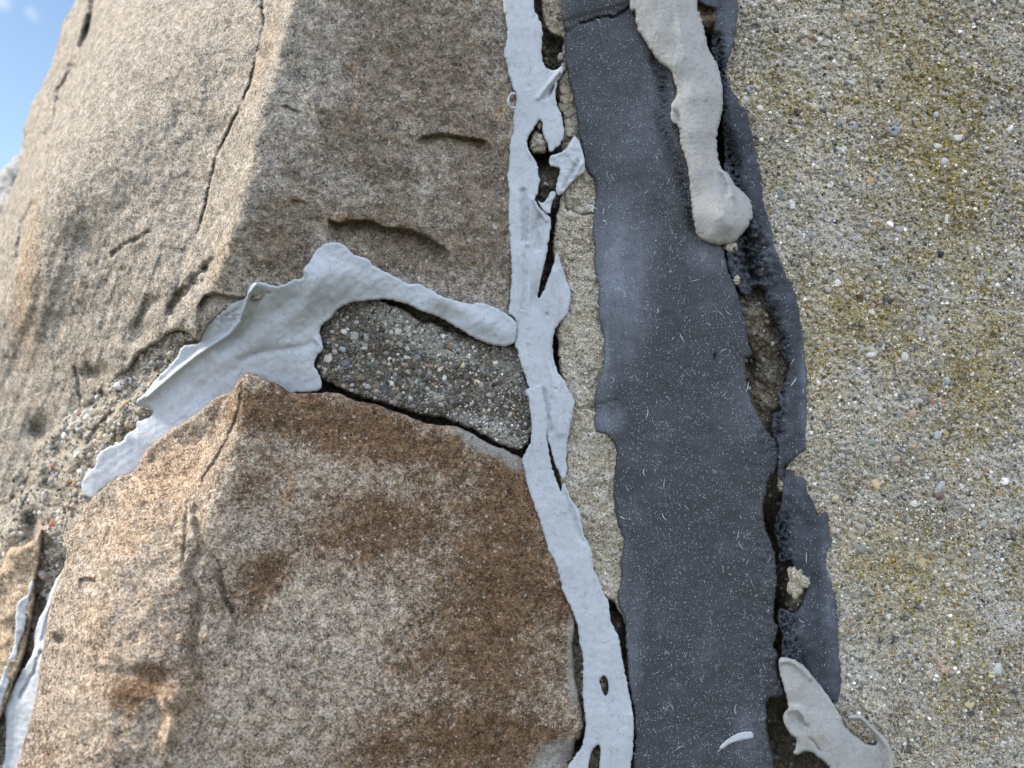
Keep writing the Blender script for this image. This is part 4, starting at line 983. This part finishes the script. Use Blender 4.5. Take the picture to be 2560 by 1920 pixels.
bead = slab('sealant_bead', [(1560, -300), (1574, 0), (1586, 31), (1593, 69), (1609, 96), (1628, 127), (1647, 154), (1674, 174), (1686, 204), (1692, 231), (1678, 266), (1678, 301), (1698, 320), (1701, 359), (1715, 397), (1723, 444), (1727, 490), (1732, 532), (1738, 567), (1744, 590), (1767, 606), (1802, 613), (1833, 606), (1856, 586), (1875, 555), (1883, 532), (1877, 505), (1860, 482), (1848, 473), (1833, 455), (1817, 432), (1802, 417), (1794, 386), (1792, 347), (1798, 309), (1807, 270), (1806, 224), (1800, 185), (1790, 154), (1775, 131), (1767, 108), (1759, 66), (1748, 31), (1744, 0), (1740, -300)],
        d_bead, M['beige'], 'bead', step=2.5, amp=2.8, size=9, seed=241, edge=(10, 2.4), thick=2)
tag(bead, 'thick rounded beige sealant bead hanging down over the charcoal band from the top', 'sealant')
beige2 = slab('sealant_flap', [(1949, 1646), (1964, 1643), (1988, 1650), (2011, 1666), (2030, 1689), (2053, 1716), (2069, 1739), (2088, 1766), (2103, 1793), (2111, 1816), (2138, 1839), (2165, 1859), (2190, 1861), (2184, 1837), (2165, 1816), (2150, 1803), (2135, 1801), (2119, 1799), (2122, 1790), (2132, 1786), (2153, 1787), (2171, 1804), (2188, 1822), (2211, 1843), (2227, 1870), (2234, 1897), (2234, 1930), (2240, 2250), (2080, 2250), (2075, 1950), (2069, 1913), (2045, 1893), (2026, 1878), (2007, 1880), (1991, 1889), (1984, 1882), (1991, 1851), (1976, 1835), (1961, 1808), (1959, 1785), (1970, 1768), (1965, 1735), (1953, 1697), (1947, 1666)],
        d_beige2, M['beige'], 'beige2', step=2.5, amp=1.8, size=12, seed=243, edge=(7, 1.4), thick=2.2)
tag(beige2, 'peeling beige sealant flap with curled rim at the bottom, over the concrete edge', 'sealant')
flake = slab('sealant_flake', [(1797, 1870), (1810, 1855), (1833, 1839), (1856, 1830), (1880, 1830), (1882, 1845), (1860, 1850), (1837, 1855), (1818, 1864), (1804, 1874)], d_flake, M['light'], 'flake', step=1.5, amp=.8, size=8, seed=245, edge=(5, .7), thick=1.2)
tag(flake, 'small pale curved flake stuck on the charcoal band near the bottom', 'sealant')

# ------------------------------------------------------------------ fibres in the charcoal band
def fibres(parent, key, n, seed, lpx=(3, 10), wpx=.85, box=None, big=0):
    rng = np.random.default_rng(seed)
    X, Y, _ = sample_in(key, n, rng, box, 4, extra=lambda x, y: np.clip(.62 + fbm(x, y, 55, 3, seed) * .9, .12, 1))
    m = len(X); dep = SURF[key][2]
    wpx = wpx * 1.5; L = lpx[0] + (lpx[1] - lpx[0]) * rng.uniform(size=m) ** 3
    if big:
        idx = rng.choice(m, big, replace=False); L[idx] = rng.uniform(14, 30, big)
    W = wpx * rng.uniform(.6, 1.2, m) * np.where(L > 13, 1.5, 1)
    A = np.where(rng.uniform(size=m) < .6, rng.normal(-math.pi / 2, .55, m), rng.uniform(0, math.pi * 2, m))
    bend = rng.normal(0, .55, m)
    V = np.zeros((m, 4, 3, 3)); 
    px, py = X.copy(), Y.copy(); ang = A - bend
    for s in range(4):
        z = dep(px, py)
        w = W * (.35 if s in (0, 3) else 1)
        nx_, ny_ = -np.sin(ang), np.cos(ang)
        V[:, s, 0] = unproject(px + nx_ * w / 2, py + ny_ * w / 2, z + .05)
        V[:, s, 1] = unproject(px, py, z - .30)
        V[:, s, 2] = unproject(px - nx_ * w / 2, py - ny_ * w / 2, z + .05)
        px = px + np.cos(ang) * L / 3; py = py + np.sin(ang) * L / 3; ang = ang + bend * .7
    V = V.reshape(-1, 3); b = (np.arange(m) * 12)[:, None]
    q = []
    for s in range(3):
        for c in range(3):
            c2 = (c + 1) % 3
            q.append(b + np.array([s * 3 + c, s * 3 + c2, (s + 1) * 3 + c2, (s + 1) * 3 + c]))
    F = np.concatenate(q)
    c = np.ones((m, 4)); c[:, :3] = np.array([.68, .70, .74]) * rng.uniform(.35, 1.3, (m, 1))
    o = link_mesh('fibres', V, F, M['fibre'], None, parent, True, np.repeat(c, 12, 0))
    o['kind'] = 'stuff'
fibres(dark, 'dark', 22000, 302, lpx=(2, 6), wpx=.75, box=(1400, -100, 1960, 2000))
fibres(dark, 'dark', 6500, 301, box=(1400, -100, 1960, 2000), big=70)
fibres(res1, 'res1', 900, 303, box=(1780, -50, 2030, 1200), big=6)
fibres(res2, 'res2', 500, 305, big=4)

# ------------------------------------------------------------------ grit and pebbles
vis = (-60, -60, 2640, 1980)
grains(conc, 'conc', 'sand_grains', 48000, (1.6, 6.5), 401, M['grain'], sink=.45, box=vis, base=ICO0, pal=PAL * 1.3)
grains(conc, 'conc', 'gravel', 2200, (5.0, 12.0), 402, M['grain'], sink=.68, base=ICO1, box=vis, rare=.07, jag=.20, pal=PAL * 1.25)
grains(bed, 'bed', 'gravel', 9500, (2.2, 10.0), 403, M['grain'], sink=.3, base=ICO1, box=(-60, 780, 660, 1980), rare=.10)
grains(wedge, 'wedge', 'sand_grains', 3600, (2.0, 9.0), 405, M['grain_dark'], sink=.35, base=ICO1, pal=PAL * .75, rare=.06)
grains(mid, 'mid', 'sand_grains', 7000, (2.0, 5.5), 407, M['grain'], sink=.4, base=ICO0, box=(1340, -60, 1620, 1560), pal=PAL[[0, 0, 3, 4, 5, 1, 7]] * 1.15, rare=.02)
grains(core, 'core', 'gravel', 9000, (2.5, 9.0), 409, M['grain_dark'], sink=.35, base=ICO0, box=(1230, -60, 2120, 1980), pal=PAL * .8, rare=.04)

grains(wedge, 'wedge', 'sand_grains', 9000, (1.8, 5.0), 406, M['grain'], sink=.25, base=ICO0, pal=PAL[[3, 5, 0, 4, 12]] * 1.0, rare=.01,
       extra=lambda x, y: np.maximum.reduce([blob(x, y, 1040, 830, 170, 34, 1, 28), blob(x, y, 1240, 1085, 110, 40, 1, 22), blob(x, y, 1090, 985, 28, 24, 1), blob(x, y, 1290, 960, 50, 80, .5)]))
O1, R1, Y1, W1, B1, K1, G1, P1 = (.58, .34, .13), (.36, .14, .08), (.62, .50, .28), (.66, .64, .60), (.27, .29, .34), (.055, .055, .06), (.22, .25, .22), (.48, .31, .24)
T1 = (.45, .38, .28)
z = lambda ox, oy, x, y: (ox + x / 2.5925, oy + y / 2.5925)
spots = []
def sp(ox, oy, x, y, rx, ry, ang, col): spots.append((*z(ox, oy, x, y), rx, ry, ang, col))
for a in [(1255, 765, 13, 8, 10, O1), (1072, 1175, 9, 8, 0, O1), (818, 425, 8, 11, 0, R1), (685, 245, 7, 6, 0, R1), (975, 310, 10, 8, 10, Y1), (972, 105, 13, 8, 0, Y1), (990, 148, 15, 8, 0, G1), (690, 410, 6, 10, 0, W1),
          (915, 715, 11, 9, 0, T1), (965, 820, 13, 9, 30, B1), (1225, 850, 15, 12, 20, B1), (1095, 840, 11, 6, 35, Y1), (905, 910, 12, 8, -20, (.25, .19, .15)), (885, 965, 15, 8, 5, W1), (870, 795, 13, 6, 10, G1), (765, 720, 9, 6, 0, K1),
          (480, 1270, 19, 16, -40, (.17, .19, .19)), (450, 1335, 7, 6, 0, O1), (570, 1330, 7, 11, 0, W1), (610, 1145, 6, 12, 10, (.4, .43, .48)), (880, 1130, 9, 8, 0, B1), (1575, 1430, 7, 14, 0, W1), (1680, 855, 6, 6, 0, O1), (1645, 895, 11, 9, 0, W1), (865, 1520, 10, 7, 0, W1), (985, 1550, 13, 9, -10, (.38, .34, .33)), (1070, 1560, 10, 8, 0, K1), (1510, 950, 9, 6, 20, W1), (815, 1200, 10, 8, -30, W1), (1350, 1190, 9, 7, 0, (.5, .42, .38)), (640, 1530, 6, 7, 0, W1), (720, 555, 5, 7, 0, Y1)]:
    sp(1760, 0, *a)
for a in [(1060, 215, 10, 10, 0, (.40, .37, .34)), (1175, 280, 17, 15, 20, (.05, .045, .035)), (1085, 365, 10, 8, 0, W1), (795, 565, 16, 11, 20, (.42, .26, .10)), (887, 597, 7, 7, 0, Y1), (708, 635, 9, 7, 0, K1), (862, 465, 8, 8, 0, (.45, .48, .55)), (845, 408, 8, 5, 0, Y1), (1298, 660, 9, 13, 5, (.62, .54, .50)), (1080, 643, 12, 8, 0, W1), (750, 862, 7, 5, 0, R1), (970, 925, 7, 8, 0, K1), (1265, 858, 11, 10, 0, G1), (1345, 1025, 11, 10, 0, P1), (1262, 1000, 11, 12, 20, (.48, .46, .36)), (1395, 968, 7, 8, 0, K1), (1472, 948, 6, 8, 0, R1), (1470, 905, 9, 8, 0, (.42, .3, .2)), (1505, 1165, 13, 11, 20, (.43, .44, .46)), (880, 1275, 15, 9, 50, (.55, .52, .50)), (1270, 1252, 20, 5, 30, (.22, .22, .25)), (1345, 1238, 8, 6, 0, O1), (1232, 1315, 14, 11, 0, (.42, .34, .27)), (1080, 1210, 13, 8, 0, G1), (1120, 1468, 16, 15, -35, (.66, .48, .28)), (1820, 1395, 9, 6, 0, R1), (1870, 1240, 10, 13, 0, (.16, .12, .10)), (1665, 1505, 8, 13, 10, W1), (1530, 1495, 9, 14, 30, (.38, .42, .42)), (1910, 1535, 7, 8, 0, O1), (1985, 765, 6, 7, 0, (.5, .5, .55)), (710, 1048, 7, 7, 0, K1), (1735, 765, 5, 6, 0, W1), (1520, 1550, 13, 10, 10, (.16, .08, .09)), (1275, 1560, 11, 8, 0, (.12, .09, .11)), (1355, 1607, 10, 8, 0, W1), (590, 1417, 9, 6, -10, (.42, .22, .08)), (800, 220, 7, 9, 0, (.4, .4, .4)), (1570, 805, 8, 11, -30, (.42, .44, .47))]:
    sp(1760, 640, *a)
for a in [(918, 235, 8, 8, 0, O1), (1020, 240, 13, 11, -20, G1), (1225, 140, 11, 13, 0, (.45, .33, .2)), (1342, 155, 10, 8, 0, (.40, .24, .12)), (1413, 335, 11, 13, 30, (.50, .38, .20)), (1400, 292, 7, 8, 0, O1), (1535, 318, 12, 10, -10, (.50, .46, .38)), (1590, 280, 14, 11, 20, (.30, .26, .2)), (1632, 68, 7, 6, 0, O1), (1200, 487, 9, 11, 20, P1), (1492, 480, 17, 13, -10, (.50, .50, .53)), (1578, 470, 7, 6, 0, W1), (1820, 578, 10, 11, 0, K1), (1378, 600, 8, 10, 0, K1), (1290, 685, 12, 8, 0, (.10, .06, .05)), (1540, 780, 17, 22, 25, (.25, .15, .07)), (1480, 925, 11, 13, 0, P1), (1525, 970, 9, 11, 0, P1), (1555, 1025, 12, 8, -10, P1), (1637, 1025, 8, 12, -20, (.52, .52, .5)), (1895, 1010, 13, 17, 0, (.48, .48, .45)), (1858, 1055, 9, 9, 0, Y1), (1715, 1240, 12, 10, 20, Y1), (1965, 1280, 13, 14, 10, (.24, .19, .15)), (2070, 1005, 8, 9, 0, P1), (1235, 820, 7, 9, 0, K1), (1740, 285, 13, 9, 0, (.28, .29, .29)), (975, 535, 9, 9, 0, (.3, .31, .3)), (1725, 1300, 10, 8, 0, K1), (1240, 1640, 12, 7, 0, W1), (1225, 390, 9, 8, 0, W1), (740, 68, 5, 6, 0, W1)]:
    sp(1760, 1280, *a)
spots_c = [s for s in spots][:100]
pebbles(conc, 'conc', spots_c, 501, M['pebble'])
spots = []
for a in [(1025, 495, 11, 12, 20, (.50, .47, .38)), (735, 520, 13, 12, 0, (.33, .33, .31)), (570, 665, 10, 11, 20, (.60, .56, .50)), (625, 690, 11, 10, 0, K1), (685, 700, 9, 10, 0, (.15, .17, .20)), (525, 728, 15, 8, 10, (.04, .045, .05)), (555, 558, 10, 9, 30, (.06, .07, .09)), (1020, 733, 8, 6, 30, (.55, .42, .26)), (1210, 710, 6, 7, 0, (.45, .2, .18)), (1300, 735, 8, 6, -30, (.6, .45, .42)), (1140, 655, 11, 9, 0, (.22, .23, .25)), (1445, 705, 5, 7, 0, Y1), (1533, 815, 6, 7, 0, Y1), (1652, 835, 8, 8, 0, K1), (695, 808, 13, 6, -5, K1), (780, 790, 11, 9, 0, (.2, .15, .1)), (880, 845, 12, 9, 0, (.18, .13, .09)), (935, 860, 9, 14, 0, (.07, .08, .1)), (985, 825, 6, 7, 0, W1), (1000, 862, 10, 4, 10, (.55, .48, .42)), (805, 870, 9, 4, 20, (.5, .38, .34)), (755, 433, 8, 6, 0, (.4, .4, .38)), (1150, 815, 6, 9, 10, (.30, .38, .34)), (665, 605, 10, 7, 20, (.3, .31, .34)), (1105, 950, 10, 8, 0, (.09, .10, .12)), (870, 558, 9, 5, 0, (.07, .08, .09)), (805, 598, 8, 5, 0, (.42, .40, .38)), (1025, 640, 5, 6, 0, W1), (1565, 835, 6, 7, 0, (.35, .32, .28)), (820, 518, 7, 5, 0, (.25, .33, .3))]:
    sp(600, 640, *a)
pebbles(wedge, 'wedge', spots, 503, M['fibre'])
spots = []
for a in [(780, 1178, 11, 10, 0, (.42, .28, .11)), (845, 1095, 14, 11, 20, (.36, .27, .17)), (790, 990, 9, 9, 0, (.35, .27, .16)), (835, 808, 9, 8, 0, W1), (770, 845, 11, 12, 0, (.55, .53, .5)), (675, 1170, 8, 7, 0, W1), (505, 1290, 9, 9, 0, W1), (555, 1370, 10, 9, 0, (.55, .5, .42)), (540, 1420, 7, 11, 0, (.3, .3, .3)), (500, 1530, 11, 9, 20, (.45, .28, .17)), (915, 645, 6, 5, 0, (.55, .35, .34)), (1085, 570, 9, 9, 0, (.25, .25, .22)), (1060, 660, 10, 7, 0, K1), (800, 780, 11, 9, 0, (.18, .21, .2)), (930, 850, 6, 9, 0, (.5, .5, .47)), (1235, 530, 10, 8, 20, (.42, .42, .4)), (500, 1240, 8, 6, 0, (.2, .2, .19)), (430, 1110, 8, 8, 0, (.16, .18, .18)), (350, 1730, 10, 12, 10, R1), (380, 1710, 7, 7, 0, W1), (350, 1800, 8, 6, 0, T1), (300, 1835, 6, 7, 0, T1)]:
    sp(0, 640, *a)
pebbles(bed, 'bed', spots, 505, M['pebble'])
spots = []
for a in [(550, 590, 14, 15, 0, (.42, .35, .25)), (545, 690, 14, 14, 10, (.36, .31, .23)), (575, 800, 7, 13, -20, (.48, .45, .38)), (580, 860, 7, 11, 0, (.45, .42, .36)), (525, 370, 9, 12, 0, (.34, .30, .25)), (595, 640, 6, 9, 0, (.45, .35, .28)), (540, 440, 7, 10, 0, (.36, .33, .28)), (570, 740, 9, 10, 0, (.34, .3, .24))]:
    sp(1200, 0, *a)
pebbles(mid, 'mid', spots, 507, M['grain'])
# lichen colonies on the concrete: tiny crusts, counted by nobody
def colony(seed, lo, hi, areas):
    def f(x, y):
        a = np.zeros_like(x)
        for (cx, cy, rx, ry, w) in areas: a = np.maximum(a, w * np.exp(-(((x - cx) / rx) ** 2 + ((y - cy) / ry) ** 2)))
        n = fbm(x, y, 70, 3, seed) * .45 + fbm(x, y, 16, 2, seed + 3) * .55
        return smooth01((n + a * .55 - lo) / (hi - lo))
    return f
YEL = np.array([(.36, .25, .04), (.42, .30, .05), (.30, .22, .05), (.25, .20, .07), (.46, .36, .10)])
WHT = np.array([(.62, .64, .64), (.52, .55, .55), (.60, .61, .60), (.42, .44, .44)])
grains(conc, 'conc', 'lichen', 70000, (1.6, 4.6), 421, M['fibre'], sink=.30, box=vis, base=ICO0, pal=YEL, rare=0, jag=.3,
       extra=colony(431, .22, .50, [(2350, 350, 200, 500, 1), (2150, 800, 220, 130, .9), (2450, 900, 150, 300, .8), (1990, 240, 130, 90, .7), (2280, 1420, 220, 120, .8), (2040, 900, 60, 160, .6), (2420, 1650, 110, 180, .7)]))
grains(conc, 'conc', 'lichen', 50000, (1.4, 5.0), 423, M['fibre'], sink=.30, box=vis, base=ICO0, pal=WHT, rare=0, jag=.3,
       extra=colony(441, .40, .62, [(2450, 700, 160, 260, .9), (2250, 300, 120, 160, .6), (2090, 1480, 50, 60, 1), (2500, 1300, 120, 260, .8), (2330, 1620, 60, 60, .9), (1900, 300, 60, 260, .5)]))
# the lone grit lumps lodged in the torn strip: things of their own
def lump(x, y, d, r, sq, seed, mat, label):
    rng = np.random.default_rng(seed); bv, bf = ico(3)
    l = 1 + .22 * np.sin(bv @ rng.normal(size=3) * 2.5) + .1 * np.sin(bv @ rng.normal(size=3) * 6) + .05 * np.sin(bv @ rng.normal(size=3) * 14) + rng.uniform(-.02, .02, len(bv))
    v = bv * l[:, None] * np.array([sq[0], .8, sq[1]]) * r / FPX * (D + d / 1000)
    o = link_mesh('grit_lump', v + unproject(x, y, d), bf, mat)
    tag(o, label, 'grit'); return o
lump(1342, 362, 3.5, 22, (1.0, 1.15), 601, M['mortar'], 'knob of sandy grit poking through the torn pale sealant')
lump(1350, 314, 2.0, 8, (.7, 1.2), 603, M['stone_small'], 'tiny orange grain on top of the grit knob in the torn sealant')
lump(1826, 618, 1.5, 12, (1.4, .9), 605, M['mortar_pale'], 'crumb of pale mortar just under the rounded end of the beige bead')
lump(1842, 695, 2.0, 10, (.8, 1.5), 607, M['mortar_pale'], 'pale crumb caught between the charcoal band and the black residue')
lump(1993, 1452, -0.5, 24, (1.0, 1.5), 609, M['mortar_pale'], 'pale mortar crust lodged in the lower blue-black residue')
